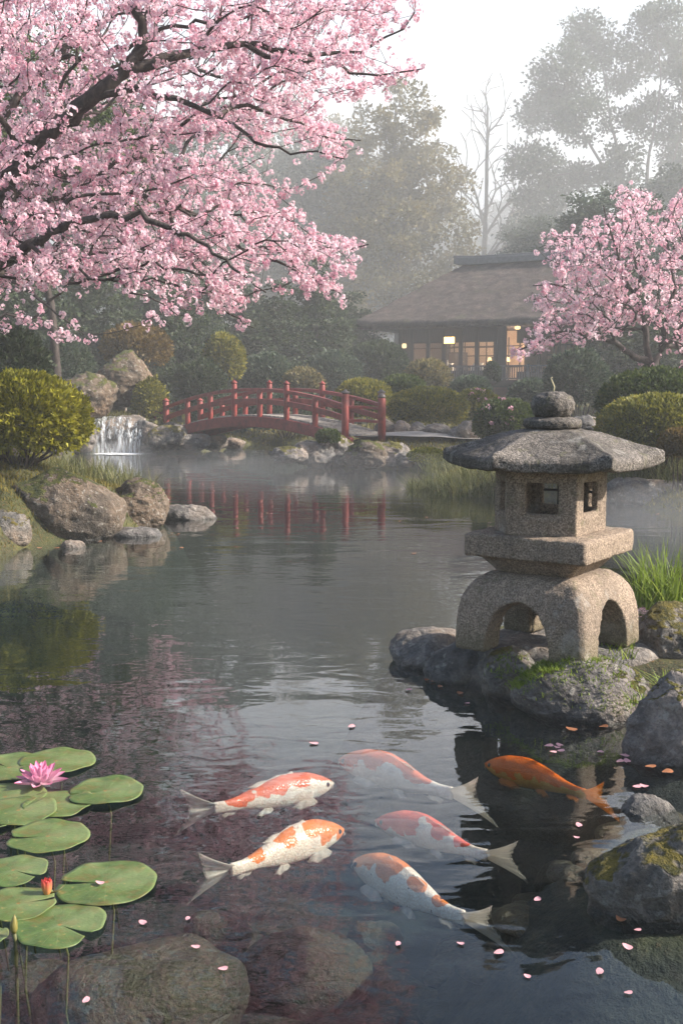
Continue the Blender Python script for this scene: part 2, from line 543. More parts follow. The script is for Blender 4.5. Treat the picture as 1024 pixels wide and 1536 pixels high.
M_ROCK = {
 'grey': rock_mat('grey pond rock', (0.05, 0.048, 0.046), (0.17, 0.16, 0.15), (0.38, 0.36, 0.335), moss=0.35),
 'mossy': rock_mat('mossy pond rock', (0.045, 0.042, 0.038), (0.155, 0.145, 0.13), (0.36, 0.34, 0.31), moss=0.9,
                   moss_cols=((0.05, 0.05, 0.008), (0.20, 0.155, 0.02))),
 'soft': rock_mat('pinkish grey pond rock', (0.055, 0.05, 0.047), (0.20, 0.18, 0.165), (0.42, 0.385, 0.35), moss=0.62, moss_cols=((0.05, 0.05, 0.008), (0.17, 0.15, 0.02)), warm=(0.30, 0.22, 0.17)),
 'tan': rock_mat('brown bank rock', (0.032, 0.027, 0.021), (0.11, 0.088, 0.068), (0.27, 0.225, 0.175), moss=0.75, warm=(0.19, 0.125, 0.075)),
 'ochre': rock_mat('ochre boulder', (0.035, 0.028, 0.02), (0.13, 0.095, 0.065), (0.27, 0.22, 0.17), moss=0.8, scale=0.6, warm=(0.22, 0.125, 0.06)),
 'pale': rock_mat('pale far rock', (0.05, 0.047, 0.043), (0.16, 0.148, 0.136), (0.34, 0.315, 0.29), moss=0.3, scale=0.7),
 'bed': rock_mat('submerged stone', (0.05, 0.042, 0.022), (0.21, 0.165, 0.085), (0.42, 0.33, 0.18), moss=0.0, warm=(0.36, 0.23, 0.10)),
}
def rock(label, loc, dims, seed, mat='grey', rz=0.0, sub=5, rough=1.0, flat=0.0, group=None, name='rock', tilt=0.0):
    P, Fc = rock_shape(dims, seed, sub, rough=rough, flat=flat, strata=0.0 if mat == 'bed' else 1.0)
    o = npmesh(name, P, Fc, M_ROCK[mat])
    o.location = loc; o.rotation_euler = (tilt, 0, rz)
    return tag(o, label, 'rock', group)
def rock_px(label, px, py, wpx, hpx, seed, mat='grey', z=0.0, deep=0.5, dr=0.8, **kw):
    """a rock whose waterline centre is seen at px, py on the plane z, wpx wide and hpx high"""
    p = at(px, py, z)
    m = p.y / F * 1.02
    w, h = wpx * m / 2, hpx * m
    dy = w * dr
    zt = max(atY(px, py - hpx, p.y + dy * 0.9).z, z + 0.04)
    zb = z - 0.12 - deep * 0.1
    return rock(label, (p.x * (1 + dy * 0.8 / p.y), p.y + dy * 0.8, (zt + zb) / 2), (w * 1.04, dy, (zt - zb) / 2), seed, mat, **kw)

# the lantern's promontory
rock_px('broad grey rock with moss streaks in front of the stone lantern', 872, 1082, 215, 100, 111, 'soft', sub=6, deep=0.4, dr=0.66, rough=0.75)
rock_px('dark mossy rock at the water between two grey rocks before the lantern', 772, 1050, 110, 82, 12, 'mossy', sub=5, dr=0.8)
rock_px('rounded grey rock at the foot of the lantern left leg', 694, 1026, 120, 68, 13, 'grey', sub=5, dr=0.75)
rock_px('low dark rock at the tip of the lantern promontory', 655, 1000, 138, 58, 14, 'grey', sub=5, dr=0.8, flat=0.3, rz=0.4)
rock('flat worn rock slab carrying the stone lantern', (1.18, 6.02, 0.0), (0.66, 0.50, 0.25), 15, 'grey', sub=6, flat=0.5, rough=0.55)
rock_px('tall grey boulder with brown moss right of the lantern', 1012, 1030, 145, 128, 16, 'mossy', sub=6, dr=0.9, rough=0.8)
rock_px('big smooth grey boulder rising from the water below the mossy boulder', 1046, 1150, 230, 145, 117, 'soft', sub=6, dr=0.6, rough=0.8)
rock_px('large foreground rock with yellow moss near the koi', 1035, 1385, 345, 172, 118, 'mossy', sub=6, dr=0.6, rough=0.8)
rock_px('small dark rock behind the large foreground rock', 975, 1225, 90, 34, 19, 'grey', sub=5, dr=0.8)
rock_px('small stone tucked between the lantern leg and the mossy boulder', 915, 1000, 60, 40, 20, 'grey', sub=4)
# the left bank
rock_px('big brown boulder on the left bank with green streaks', 100, 812, 178, 114, 31, 'tan', sub=6, dr=0.75, rz=0.1, rough=0.8)
rock_px('dark brown rock with a ridged face right of the big left boulder', 205, 792, 98, 76, 32, 'tan', sub=6, dr=0.9)
rock_px('mossy rounded rock at the left water edge', 8, 824, 82, 62, 33, 'mossy', sub=5)
rock_px('low pale rock reaching into the pond off the left bank', 285, 780, 78, 24, 34, 'pale', sub=5, flat=0.3, dr=0.6)
rock_px('flat tan stone slab at the foot of the left boulders', 200, 806, 92, 17, 35, 'pale', sub=4, flat=0.4, dr=0.5)
rock_px('small tan stone below the big left boulder', 108, 823, 44, 14, 36, 'pale', sub=4, dr=0.7)
rock_px('dark rock behind the mossy rock at the left edge', 12, 770, 70, 50, 37, 'tan', sub=4, z=0.2)
# round the waterfall
def rockY(label, px, py, Y, wpx, hpx, seed, mat='grey', dr=0.8, **kw):
    """a rock standing Y metres away whose picture centre is px, py"""
    p = atY(px, py, Y); m = Y / F
    return rock(label, p, (wpx * m / 2, wpx * m / 2 * dr, hpx * m / 2), seed, mat, **kw)
rockY('tall ochre boulder above the waterfall', 185, 568, 28.6, 88, 86, 41, 'ochre', sub=6, rough=0.9)
rockY('slanted grey and ochre boulder left of the waterfall lip', 128, 594, 27.0, 96, 74, 42, 'ochre', sub=6, rz=0.5)
rockY('dark rock ledge the waterfall pours over', 185, 655, 27.2, 110, 66, 43, 'grey', dr=0.45, rough=1.3)
rockY('squat dark rock left of the falling water', 118, 655, 26.6, 60, 56, 44, 'grey')
rockY('dark wet rock right of the falling water', 222, 655, 26.8, 56, 52, 45, 'grey')
rockY('mossy rock between the waterfall and the bridge', 250, 658, 26.4, 64, 42, 46, 'mossy')
rockY('grey rock with a pale top left of the bridge foot', 262, 652, 27.4, 56, 40, 47, 'pale')
rockY('flat grey rock under the bridge left end', 288, 664, 26.6, 60, 28, 48, 'pale')
rockY('low rock in the shade of the bridge arch', 322, 664, 27.5, 40, 26, 49, 'grey')
rockY('small rock left below the bridge at the water', 352, 666, 28.5, 34, 20, 50, 'pale')
rockY('dark shelf rock left of the tall ochre boulder', 150, 620, 29.0, 80, 60, 51, 'grey')
# right bridge foot
rk = [(432, 682, 52, 20, 'low flat rock at the left tip of the bridge islet', 'soft'), (468, 682, 60, 34, 'dark rock under the right bridge end', 'grey'),
      (500, 680, 66, 42, 'rugged grey rock with a pale crest on the bridge islet', 'soft'), (545, 682, 60, 34, 'brown rock in the middle of the bridge islet', 'tan'),
      (585, 684, 66, 34, 'wide low rock at the right of the bridge islet', 'soft'), (528, 692, 46, 22, 'small front rock of the bridge islet at the water', 'tan'),
      (612, 692, 40, 22, 'small grey rock ending the bridge islet beside the grass', 'grey')]
for i, (x, y, w, h, lb, mt) in enumerate(rk):
    rockY(lb, x, y, 21.6 + (i % 3) * 0.35, w * 1.2, h * 1.35, 160 + i, mt, sub=5, rough=1.9)
rk = [(578, 645, 36, 30, 'grey stone at the left end of the row behind the path'), (603, 648, 34, 30, 'second stone from the left in the row behind the path'),
      (627, 649, 30, 28, 'pale upright stone in the middle of the row behind the path'), (655, 650, 46, 26, 'long pale stone in the row below the round shrub'),
      (688, 655, 36, 26, 'squared grey stone near the right end of the path row'), (703, 650, 38, 32, 'angular white stone at the right end of the path row')]
for i, (x, y, w, h, lb) in enumerate(rk):
    rockY(lb, x, y, 24.6 - i * 0.25, w, h * 1.2, 70 + i, 'pale', sub=5, group='stones behind the path')
rockY('long misty rock at the water behind the lantern on the right', 975, 745, 15.2, 150, 60, 81, 'pale', sub=5, flat=0.2)
rockY('grey rock half hidden behind the lantern roof', 880, 640, 19.0, 60, 36, 82, 'grey', sub=5)
# under water
for i, (x, y, w, h, dz, lb) in enumerate([(210, 1500, 330, 150, -0.42, 'huge submerged olive stone at the bottom left'),
      (455, 1450, 210, 90, -0.5, 'pale brown submerged stone below the koi'), (810, 1240, 120, 50, -0.55, 'olive submerged stone under the orange koi'),
      (60, 1500, 160, 70, -0.55, 'dark submerged stone at the left corner'), (600, 1500, 110, 40, -0.62, 'flat submerged slab right of the pale brown stone'),
      (700, 1450, 100, 34, -0.62, 'small submerged slab below the spotted koi tail'), (720, 1520, 120, 40, -0.6, 'submerged slab at the bottom middle'),
      (860, 1330, 120, 40, -0.6, 'submerged stone beside the foreground rock'), (560, 1420, 90, 30, -0.64, 'small flat stone on the bed beneath the koi'),
      (840, 1500, 100, 30, -0.62, 'round submerged stone at the bottom right'), (330, 1400, 110, 34, -0.62, 'submerged stone below the left koi tail')]):
    p = at(x, y, dz); m = (p.y) / F * 1.05
    rock(lb, (p.x, p.y, dz - 0.06), (w * m / 2, w * m / 2 * 0.8, 0.13 + 0.0003 * w), 90 + i, 'bed', sub=5, rough=0.5, name='submerged_stone', flat=0.3)
for i in range(46):
    px, py = rng.uniform(380, 1010), rng.uniform(1370, 1560)
    p = at(px, py, -0.6); s = rng.uniform(0.05, 0.13)
    rock('small flat stone lying on the shallow pond bed', (p.x, p.y, gz(p.x, p.y)), (s, s * rng.uniform(0.7, 1), s * 0.35), 200 + i, 'bed',
         sub=3, rough=0.5, name='bed_stone', group='small stones on the pond bed', rz=rng.uniform(0, 6))
# ============================================================ stone lantern
M_GRAN = granite_mat('weathered granite', (0.11, 0.083, 0.062), (0.27, 0.205, 0.15), (0.44, 0.345, 0.26), 0.4)
M_ROOF = granite_mat('blackened granite', (0.045, 0.04, 0.036), (0.14, 0.122, 0.106), (0.34, 0.30, 0.26), 0.8)
M_DARKW = simple_mat('dark weathered wood', (0.035, 0.028, 0.024), 0.8, bump=0.5, stretch=(1, 1, 0.2), scale=20)
def poly_solid(name, rings, mat=None):
    """a closed solid through rings of equal point count"""
    n = len(rings[0]); V = np.array([p for r_ in rings for p in r_])
    fs = []
    mb = MB()
    f = []
    for i in range(len(rings) - 1):
        for k in range(n):
            f.append((i*n+k, i*n+(k+1)%n, (i+1)*n+(k+1)%n, (i+1)*n+k))
    f.append(tuple(range(n))[::-1]); f.append(tuple((len(rings)-1)*n+k for k in range(n)))
    mb.add(V.tolist(), f)
    return mb.build(name, mat)
def bake(o, name, mat, parent, cutters=(), voxel=0.01, rough=0.004, freq=18, chip=0.012, attr=None):
    """cut, remesh to stone-like worn edges, then roughen the surface"""
    for c in cutters:
        m = o.modifiers.new('cut', 'BOOLEAN'); m.operation = 'DIFFERENCE'; m.object = c; m.solver = 'EXACT'
    m = o.modifiers.new('remesh', 'REMESH'); m.mode = 'VOXEL'; m.voxel_size = voxel
    m = o.modifiers.new('smooth', 'SMOOTH'); m.factor = 0.5; m.iterations = 3
    bpy.context.view_layer.update()
    dg = bpy.context.evaluated_depsgraph_get()
    me = bpy.data.meshes.new_from_object(o.evaluated_get(dg))
    n = len(me.vertices)
    co = np.zeros(n * 3, np.float32); me.vertices.foreach_get('co', co); co = co.reshape(-1, 3).astype(float)
    no = np.zeros(n * 3, np.float32); me.vertices.foreach_get('normal', no); no = no.reshape(-1, 3)
    d = rough * fbm(co * freq, 4, 0.6) + chip * np.minimum(0, fbm(co * 7 + 9, 3) + 0.12) 
    co = co + no * d[:, None]
    me.vertices.foreach_set('co', co.astype(np.float32).ravel())
    me.polygons.foreach_set('use_smooth', np.ones(len(me.polygons), bool))
    me.materials.clear(); me.materials.append(mat); me.update()
    r_ = bpy.data.objects.new(name, me); COL.objects.link(r_); r_.parent = parent
    for c in list(cutters) + [o]:
        bpy.data.objects.remove(c, do_unlink=True)
    return r_
def build_lantern():
    LX, LY, LZ = 1.10, 5.75, 0.235
    t = empty('stone_lantern', (LX, LY, LZ), R(-10.8))
    tag(t, 'stone garden lantern with a wide hexagonal roof standing on rocks', 'stone lantern')
    rot = R(-19)   # the square base is turned so that one corner points right of the camera
    def sq(h, z, ch=0.0, a0=0.0):
        pts = []
        for k in range(4):
            a = a0 + R(-90) + k * R(90) + R(19)
            if ch:
                for s in (-1, 1):
                    b = a + s * ch
                    rr = h
                    pts.append((rr * math.cos(b), rr * math.sin(b), z))
            else: pts.append((h * math.cos(a), h * math.sin(a), z))
        return pts
    # base: a domed square block with an arch cut through each side
    prof = [(0.505, 0.0), (0.505, 0.06), (0.50, 0.14), (0.49, 0.21), (0.47, 0.275), (0.435, 0.33), (0.39, 0.37), (0.33, 0.398), (0.20, 0.41)]
    base = poly_solid('base_tmp', [sq(h, z, 0.035) for h, z in prof])
    side = 0.49 * math.sqrt(2)
    cuts = []
    for k in range(2):
        a = R(19) + R(45) + k * R(90)       # arch axis
        pts0, pts1 = [], []
        w, hgt = 0.18, 0.275
        outline = [(-w, -0.1)] + [(-w * math.cos(q), 0.03 + (hgt - 0.03) * math.sin(q)) for q in np.linspace(0, math.pi, 17)] + [(w, -0.1)]
        ax = Vector((math.cos(a), math.sin(a), 0)); sd_ = Vector((-math.sin(a), math.cos(a), 0))
        rings = [[tuple(ax * e + sd_ * u + Vector((0, 0, z))) for u, z in outline] for e in (-0.7, 0.7)]
        cuts.append(poly_solid('cut_tmp', rings))
    cuts.append(MB().box((0, 0, 0.02), (0.40, 0.40, 0.40), rz=R(19 + 45)).build('cut_tmp2', None))
    bake(base, 'base', M_GRAN, t, cuts, voxel=0.011, rough=0.007, chip=0.02)
    # platform
    pr = [(0.27, 0.398), (0.30, 0.42), (0.385, 0.488), (0.462, 0.494), (0.468, 0.50), (0.47, 0.60), (0.462, 0.612), (0.30, 0.622)]
    bake(poly_solid('plat_tmp', [sq(h, z, 0.02, R(2)) for h, z in pr]), 'platform', M_GRAN, t, voxel=0.011, rough=0.007, chip=0.018)
    # light box: six-sided, hollow, a window in every side
    s_ = 0.00356
    hexv = [(-81, -15), (-62, -70), (36, -84), (81, 12), (62, 70), (-36, 84)]
    hexv = [(x * s_, y * s_) for x, y in hexv]
    def hx(sc, z): return [(x * sc, y * sc, z) for x, y in hexv]
    box = poly_solid('box_tmp', [hx(1.0, 0.615), hx(1.0, 1.0)])
    cuts = [poly_solid('cut_tmp', [hx(0.83, 0.66), hx(0.83, 0.975)])]
    wins = []
    for k in range(6):
        a, b = Vector((*hexv[k], 0)), Vector((*hexv[(k + 1) % 6], 0))
        mid = (a + b) / 2; d = (b - a); L = d.length; d.normalize(); nrm = Vector((d.y, -d.x, 0))
        w = min(0.175, L * 0.46); ang = math.atan2(d.y, d.x)
        c = mid + nrm * 0.0 + Vector((0, 0, 0.805))
        cuts.append(MB().box(c, (w, 0.20, 0.155), rz=ang).build('cut_tmp', None))
        cuts.append(MB().box(c + nrm * 0.02, (w + 0.05, 0.055, 0.205), rz=ang).build('cut_tmp', None))
        wins.append((mid, d, nrm, w, ang))
    lb = bake(box, 'light_box', M_GRAN, t, cuts, voxel=0.0065, rough=0.004, chip=0.010)
    for k in (3, 4, 5):       # the far windows keep their lattices
        mid, d, nrm, w, ang = wins[k]
        m = MB()
        c = mid - nrm * 0.035 + Vector((0, 0, 0.805))
        m.box(c, (w + 0.02, 0.008, 0.013), rz=ang); m.box(c + nrm * 0.001, (0.013, 0.0085, 0.17), rz=ang)
        m.build('window_lattice', M_DARKW, lb)
    # roof: six curved slopes that lift at the corners
    rings = []
    NS = 12
    def hexring(r_, zc, lift, zoff=0.0):
        out = []
        for k in range(6):
            a0, a1 = R(60 * k), R(60 * k + 60)
            p0 = Vector((math.cos(a0), math.sin(a0), 0)) * r_; p1 = Vector((math.cos(a1), math.sin(a1), 0)) * r_
            for j in range(NS):
                q = j / NS; p = p0.lerp(p1, q)
                cn = abs(2 * q - 1) ** 4
                pp = p * (1 - 0.035 * (1 - cn) * (r_ > 0.4)) * (1 + 0.03 * cn)
                out.append((pp.x, pp.y, zc + lift * cn + zoff))
        return out
    rings.append(hexring(0.22, 0.955, 0))
    rings.append(hexring(0.44, 0.946, 0.012))
    rings.append(hexring(0.530, 0.944, 0.024))
    rings.append(hexring(0.552, 0.952, 0.028))
    rings.append(hexring(0.560, 0.996, 0.036))
    rings.append(hexring(0.546, 1.012, 0.036))
    for q in (0.85, 0.7, 0.55, 0.4, 0.28):
        rr = 0.14 + (0.540 - 0.14) * q
        z = 1.156 - 0.144 * q ** 1.3
        rings.append(hexring(rr, z, 0.036 * q ** 3))
    rings.append(hexring(0.10, 1.156, 0))
    bake(poly_solid('roof_tmp', rings), 'roof', M_ROOF, t, voxel=0.0085, rough=0.0065, freq=26, chip=0.016)
    # finial: ring, neck, knob
    bake(MB().lathe([(0.10, 1.145), (0.145, 1.155), (0.155, 1.172), (0.15, 1.194), (0.12, 1.206), (0.07, 1.212)], 28).build('f_tmp', None),
         'finial_ring', M_ROOF, t, voxel=0.007, rough=0.008, freq=30)
    bake(MB().lathe([(0.055, 1.20), (0.09, 1.215), (0.112, 1.25), (0.114, 1.28), (0.098, 1.315), (0.06, 1.335), (0.02, 1.34)], 28).build('f_tmp', None),
         'finial_knob', M_ROOF, t, voxel=0.007, rough=0.014, freq=20)
    MB().tube([(0.0, 0.0, 1.33), (0.006, 0, 1.365), (-0.006, 0, 1.395), (-0.013, 0, 1.412), (-0.004, 0, 1.415)], [0.005, 0.004, 0.0035, 0.003, 0.002], 6)\
        .build('finial_stalk', simple_mat('dry straw', (0.55, 0.48, 0.30), 0.8), t, smooth=True)
build_lantern()

# ============================================================ koi
def koi_mat(name, red, white=(0.80, 0.72, 0.62)):
    g = G(name)
    p = g.attr('patch')
    v = g.coord()
    e = g.noise(v, 22, 4, 0.6)
    e2 = g.noise(v, 70, 3, 0.6)
    f = g.math('ADD', p, g.math('ADD', g.math('MULTIPLY', g.math('SUBTRACT', e, 0.5), 0.5), g.math('MULTIPLY', g.math('SUBTRACT', e2, 0.5), 0.3)))
    m = g.ramp(f, [(0.47, 0.0), (0.54, 1.0)])
    rd = g.ramp(g.noise(v, 14, 4, 0.6), [(0.3, tuple(x * 0.7 for x in red)), (0.7, red)])
    wh = g.ramp(g.noise(v, 16, 4, 0.6), [(0.3, tuple(x * 0.72 for x in white)), (0.65, white)])
    c = g.mix(m, wh, rd)
    sp = g.noise(g.coord('Object', (1, 1, 1), (3, 1, 2)), 48, 1, 0.5)
    c = g.mix(g.math('MULTIPLY', g.ramp(sp, [(0.73, 0.0), (0.76, 1.0)]), g.attr('speck')), c, (0.03, 0.03, 0.035))
    sc = g.voro(g.n('Mapping', {'Vector': v, 'Scale': (1, 1, 1)}).outputs[0], 125)
    c = g.mix(g.ramp(sc, [(0.3, 0.0), (0.65, 0.24)]), c, tuple(x * 0.45 for x in red))
    nb = g.bump(sc, 0.5, 0.003)
    return g.end(g.pbsdf(c, 0.27, nb, **{'Subsurface Weight': 0.15, 'Subsurface Radius': (0.02, 0.008, 0.004), 'Subsurface Scale': 0.5}))
def fin_mat(name, c):
    g = G(name)
    r_ = g.attr('ray')
    w = g.math('SINE', g.math('MULTIPLY', r_, 120.0))
    col = g.mix(g.ramp(w, [(0.2, 0.0), (0.9, 0.5)]), c, tuple(x * 0.62 for x in c))
    col = g.mix(g.ramp(g.noise(g.coord(), 20, 3), [(0.4, 0.0), (0.7, 0.4)]), col, tuple(x * 0.7 for x in c))
    p = g.pbsdf(col, 0.5, g.bump(w, 0.4, 0.001))
    t = g.n('BsdfTranslucent', {'Color': col}).outputs[0]
    tp = g.n('BsdfTransparent', {'Color': (1, 1, 1, 1)}).outputs[0]
    a = g.n('MixShader', {0: 0.35, 1: p, 2: t}).outputs[0]
    edge = g.math('ADD', 0.12, g.math('MULTIPLY', g.attr('edge'), 0.6))
    return g.end(g.n('MixShader', {0: edge, 1: a, 2: tp}).outputs[0])
def catmull(P, n):
    P = [Vector(p) for p in P]
    P = [P[0] * 2 - P[1]] + P + [P[-1] * 2 - P[-2]]
    out = []
    m = len(P) - 3
    for i in range(n):
        t = i / (n - 1) * m; k = min(int(t), m - 1); u = t - k
        a, b, c, d = P[k:k + 4]
        out.append(0.5 * ((2 * b) + (c - a) * u + (2 * a - 5 * b + 4 * c - d) * u * u + (3 * b - a - 3 * c + d) * u ** 3))
    return out
M_EYE = simple_mat('fish eye', (0.01, 0.01, 0.01), 0.1, bump=0)
def koi(label, spx, z0, seed, red, patches, white=(0.80, 0.72, 0.62), finc=(0.72, 0.62, 0.52), roll=0.0, speck=0.0, girth=1.0, tailtip=None, fdir=1):
    z = z0 - 0.05
    pts = [at(x, y, z) for x, y in spx]
    org = pts[2].copy()
    sp = catmull([p - org for p in pts], 80)
    # arc-length resample
    L = [0]
    for i in range(1, 80): L.append(L[-1] + (sp[i] - sp[i - 1]).length)
    tot = L[-1]
    BL = 0.80            # body share of the length; the rest is tail fin
    def spine(s):
        x = s * tot; i = min(max(np.searchsorted(L, x) - 1, 0), 78)
        u = (x - L[i]) / max(L[i + 1] - L[i], 1e-6)
        p = sp[i].lerp(sp[i + 1], u); d = (sp[min(i + 2, 79)] - sp[max(i - 1, 0)]).normalized()
        return p, d
    t = empty('koi', org); tag(t, label, 'koi fish', 'koi swimming in the middle of the pond')
    # half width and half height down the body
    ks = [0, 0.015, 0.04, 0.09, 0.15, 0.22, 0.32, 0.42, 0.55, 0.68, 0.8, 0.9, 1.0]
    kw = [0.010, 0.024, 0.042, 0.066, 0.084, 0.095, 0.100, 0.096, 0.082, 0.060, 0.038, 0.026, 0.018]
    kh = [0.010, 0.022, 0.040, 0.066, 0.088, 0.108, 0.120, 0.118, 0.102, 0.076, 0.052, 0.042, 0.044]
    NR, NC = 90, 36
    V, pat = [], []
    cr, sr = math.cos(roll), math.sin(roll)
    up = Vector((0, 0, 1))
    for i in range(NR):
        s = i / (NR - 1)
        s = s ** 1.15
        p, d = spine(s * BL)
        w = np.interp(s, ks, kw) * tot * 0.82 * girth; h = np.interp(s, ks, kh) * tot * 0.80 * girth
        side = d.cross(up).normalized()
        S = side * cr + up * sr; U = up * cr - side * sr
        for k in range(NC):
            a = 2 * math.pi * k / NC
            ca, sa = math.cos(a), math.sin(a)
            x = math.copysign(abs(ca) ** 0.92, ca) * w
            y = math.copysign(abs(sa) ** 0.95, sa) * h
            if sa > 0 and 0.3 < s < 0.62: y += abs(sa) ** 14 * 0.006 * math.sin((s - 0.3) / 0.32 * math.pi)
            if s < 0.2: y -= (0.2 - s) * 0.03
            # gill plate step
            g_ = math.exp(-((s - 0.205) / 0.012) ** 2) * 0.0022 * (abs(ca) > 0.3)
            q = p + S * (x - math.copysign(g_, ca)) + U * y
            V.append(q[:])
            # patch value
            b = -0.25
            th = math.atan2(ca, sa)      # 0 at the back, +-pi/2 on the flanks
            for (ps, pt, rs, rt) in patches:
                dd = ((s - ps) / rs) ** 2 + ((th * fdir - pt) / rt) ** 2
                b = max(b, 1.0 - 0.5 * dd)
            if abs(th) > 1.9: b -= (abs(th) - 1.9) * 1.2
            pat.append(b)
    f = []
    for i in range(NR - 1):
        for k in range(NC): f.append((i*NC+k, i*NC+(k+1) % NC, (i+1)*NC+(k+1) % NC, (i+1)*NC+k))
    n0 = len(V)
    p, d = spine(0); V.append((p - d * 0.002)[:]); pat.append(pat[0])
    p, d = spine(BL); V.append((p + d * 0.004)[:]); pat.append(pat[-2])
    tri = [(n0, (k + 1) % NC, k) for k in range(NC)] + [(n0 + 1, (NR-1)*NC+k, (NR-1)*NC+(k+1) % NC) for k in range(NC)]
    pat = np.array(pat); Va = np.array(V)
    pat = pat * 0.9 + 0.15 + 0.75 * fbm(Va * 17 + seed * 5.1, 4) 
    body = npmesh('body', Va, [np.array(f), np.array(tri)], koi_mat('koi skin ' + str(seed), red, white), t, attr={'patch': pat, 'speck': np.full(len(Va), speck)})
    FM = fin_mat('koi fin ' + str(seed), finc)
    def fin(name, root, root2, reach, bend, par=t, n=10, m=8, notch=0.0, sweep=0.0, round_=1.0):
        """a fan from the root edge (root..root2) out along reach, curving by bend"""
        Vf, at_, ed = [], [], []
        for i in range(n):
            u = i / (n - 1)
            r0 = root.lerp(root2, u)
            ln = (1 - round_ * (2 * u - 1) ** 2 * 0.45) if not notch else (1 - notch * (1 - abs(2 * u - 1)) ** 1.3)
            spread = (root2 - root).normalized() * (u - 0.5)
            for j in range(m):
                v = j / (m - 1)
                q = r0 + reach * v * ln + spread * v * reach.length * (1.05 + sweep) + bend * v * v
                q = q + Vector((0, 0, 1)) * 0.004 * math.sin(u * 15 + v * 3) * v
                Vf.append(q[:]); at_.append(u); ed.append(v * v)
        ff = [(i*m+j, (i+1)*m+j, (i+1)*m+j+1, i*m+j+1) for i in range(n - 1) for j in range(m - 1)]
        o = npmesh(name, Vf, np.array(ff), FM, par, attr={'ray': at_, 'edge': ed})
        sm = o.modifiers.new('thickness', 'SOLIDIFY'); sm.thickness = 0.0015
        return o
    def frame(s):
        p, d = spine(s * BL); side = d.cross(up).normalized()
        w = np.interp(s, ks, kw) * tot * 0.82 * girth; h = np.interp(s, ks, kh) * tot * 0.80 * girth
        S = side * cr + up * sr; U = up * cr - side * sr
        return p, d, S, U, w, h
    T = tot
    for sg in (-1, 1):
        p, d, S, U, w, h = frame(0.22)
        a = p + S * sg * w * 0.72 - U * h * 0.55
        fin('pectoral_fin', a - d * 0.004 * T, a + d * 0.05 * T, (S * sg * 0.62 + d * 0.55 - U * 0.10) * 0.135 * T, Vector((0, 0, -0.008)))
        p, d, S, U, w, h = frame(0.56)
        a = p + S * sg * w * 0.55 - U * h * 0.7
        fin('pelvic_fin', a, a + d * 0.035 * T, (S * sg * 0.5 + d * 0.7 - U * 0.15) * 0.095 * T, Vector((0, 0, -0.006)))
        p, d, S, U, w, h = frame(0.075)
        bm = bmesh.new(); bmesh.ops.create_uvsphere(bm, u_segments=12, v_segments=8, radius=0.0125 * T * 1.1)
        me = bpy.data.meshes.new('eye'); bm.to_mesh(me); bm.free(); me.materials.append(M_EYE)
        e = bpy.data.objects.new('eye', me); COL.objects.link(e); e.parent = t
        e.location = p + S * sg * w * 0.90 + U * h * 0.18
    p, d, S, U, w, h = frame(0.33); p2, d2, S2, U2, w2, h2 = frame(0.66)
    fin('dorsal_fin', p + U * h * 0.9, p2 + U2 * h2 * 0.9, (U * 0.4 + d * 0.55) * 0.055 * T, S * 0.012, round_=0.3)
    p, d, S, U, w, h = frame(0.82)
    fin('anal_fin', p - U * h * 0.7, p - U * h * 0.6 + d * 0.03 * T, (d * 0.8 - U * 0.5) * 0.08 * T, S * 0.004)
    # forked tail, spread half sideways so that both lobes show from above
    p, d, S, U, w, h = frame(0.985)
    ax = (U * 0.85 + S * 0.50 * fdir).normalized()
    n_, m_ = 23, 12
    Vf, ra, ed = [], [], []
    for i in range(n_):
        u = i / (n_ - 1) * 2 - 1
        for j in range(m_):
            v = j / (m_ - 1)
            ln = 0.235 * T * (0.66 + 0.34 * abs(u) ** 1.4 + 0.025 * math.sin(u * 31) * (abs(u) < 0.95))
            sp_ = u * (0.030 + v * 0.165 * (0.65 + 0.35 * v)) * T
            q = p + d * (ln * v - abs(u) * 0.01 * T) + ax * sp_ + S * 0.02 * math.sin(v * 2.2) * v * (1 if u > 0 else -0.6)
            q = q + Vector((0, 0, 1)) * 0.003 * math.sin(u * 14) * v
            Vf.append(q[:]); ra.append(u * 0.5 + 0.5); ed.append(v * v)
    ff = [(i*m_+j, (i+1)*m_+j, (i+1)*m_+j+1, i*m_+j+1) for i in range(n_ - 1) for j in range(m_ - 1)]
    o = npmesh('tail_fin', Vf, np.array(ff), FM, t, attr={'ray': ra, 'edge': ed})
    sm = o.modifiers.new('thickness', 'SOLIDIFY'); sm.thickness = 0.0015
    # barbels at the mouth
    p, d, S, U, w, h = frame(0.02)
    for sg in (-1, 1):
        MB().tube([p + S * sg * w * 0.8 - U * h * 0.3, p + S * sg * (w + 0.012) - U * (h * 0.3 + 0.006) + d * 0.004, p + S * sg * (w + 0.016) - U * (h * 0.3 + 0.013) + d * 0.014],
                  [0.0018, 0.0013, 0.0006], 6).build('barbel', FM, t, smooth=True)
    return t
RED = (0.78, 0.13, 0.035); ORG = (0.82, 0.22, 0.045); CRM = (0.72, 0.10, 0.045)
WH = (0.78, 0.66, 0.54)
koi('pale koi with a red head and broken red back swimming farthest from the viewer', [(508, 1138), (575, 1154), (635, 1178), (690, 1193), (734, 1199)], -0.04, 1, (0.75, 0.16, 0.07),
    [(0.02, 0, 0.09, 2.2), (0.16, 0.1, 0.10, 1.5), (0.36, 0.2, 0.12, 1.0), (0.55, 0.0, 0.10, 0.7), (0.72, 0.3, 0.11, 0.8)], WH)
koi('white koi with orange red patches nearest the pink blossom reflection', [(500, 1173), (440, 1184), (378, 1199), (330, 1211), (268, 1216)], -0.10, 2, RED,
    [(0.12, -0.2, 0.11, 1.1), (0.32, 0.3, 0.10, 0.9), (0.52, 0.0, 0.16, 1.3), (0.80, 0.2, 0.10, 1.5)], WH, fdir=-1)
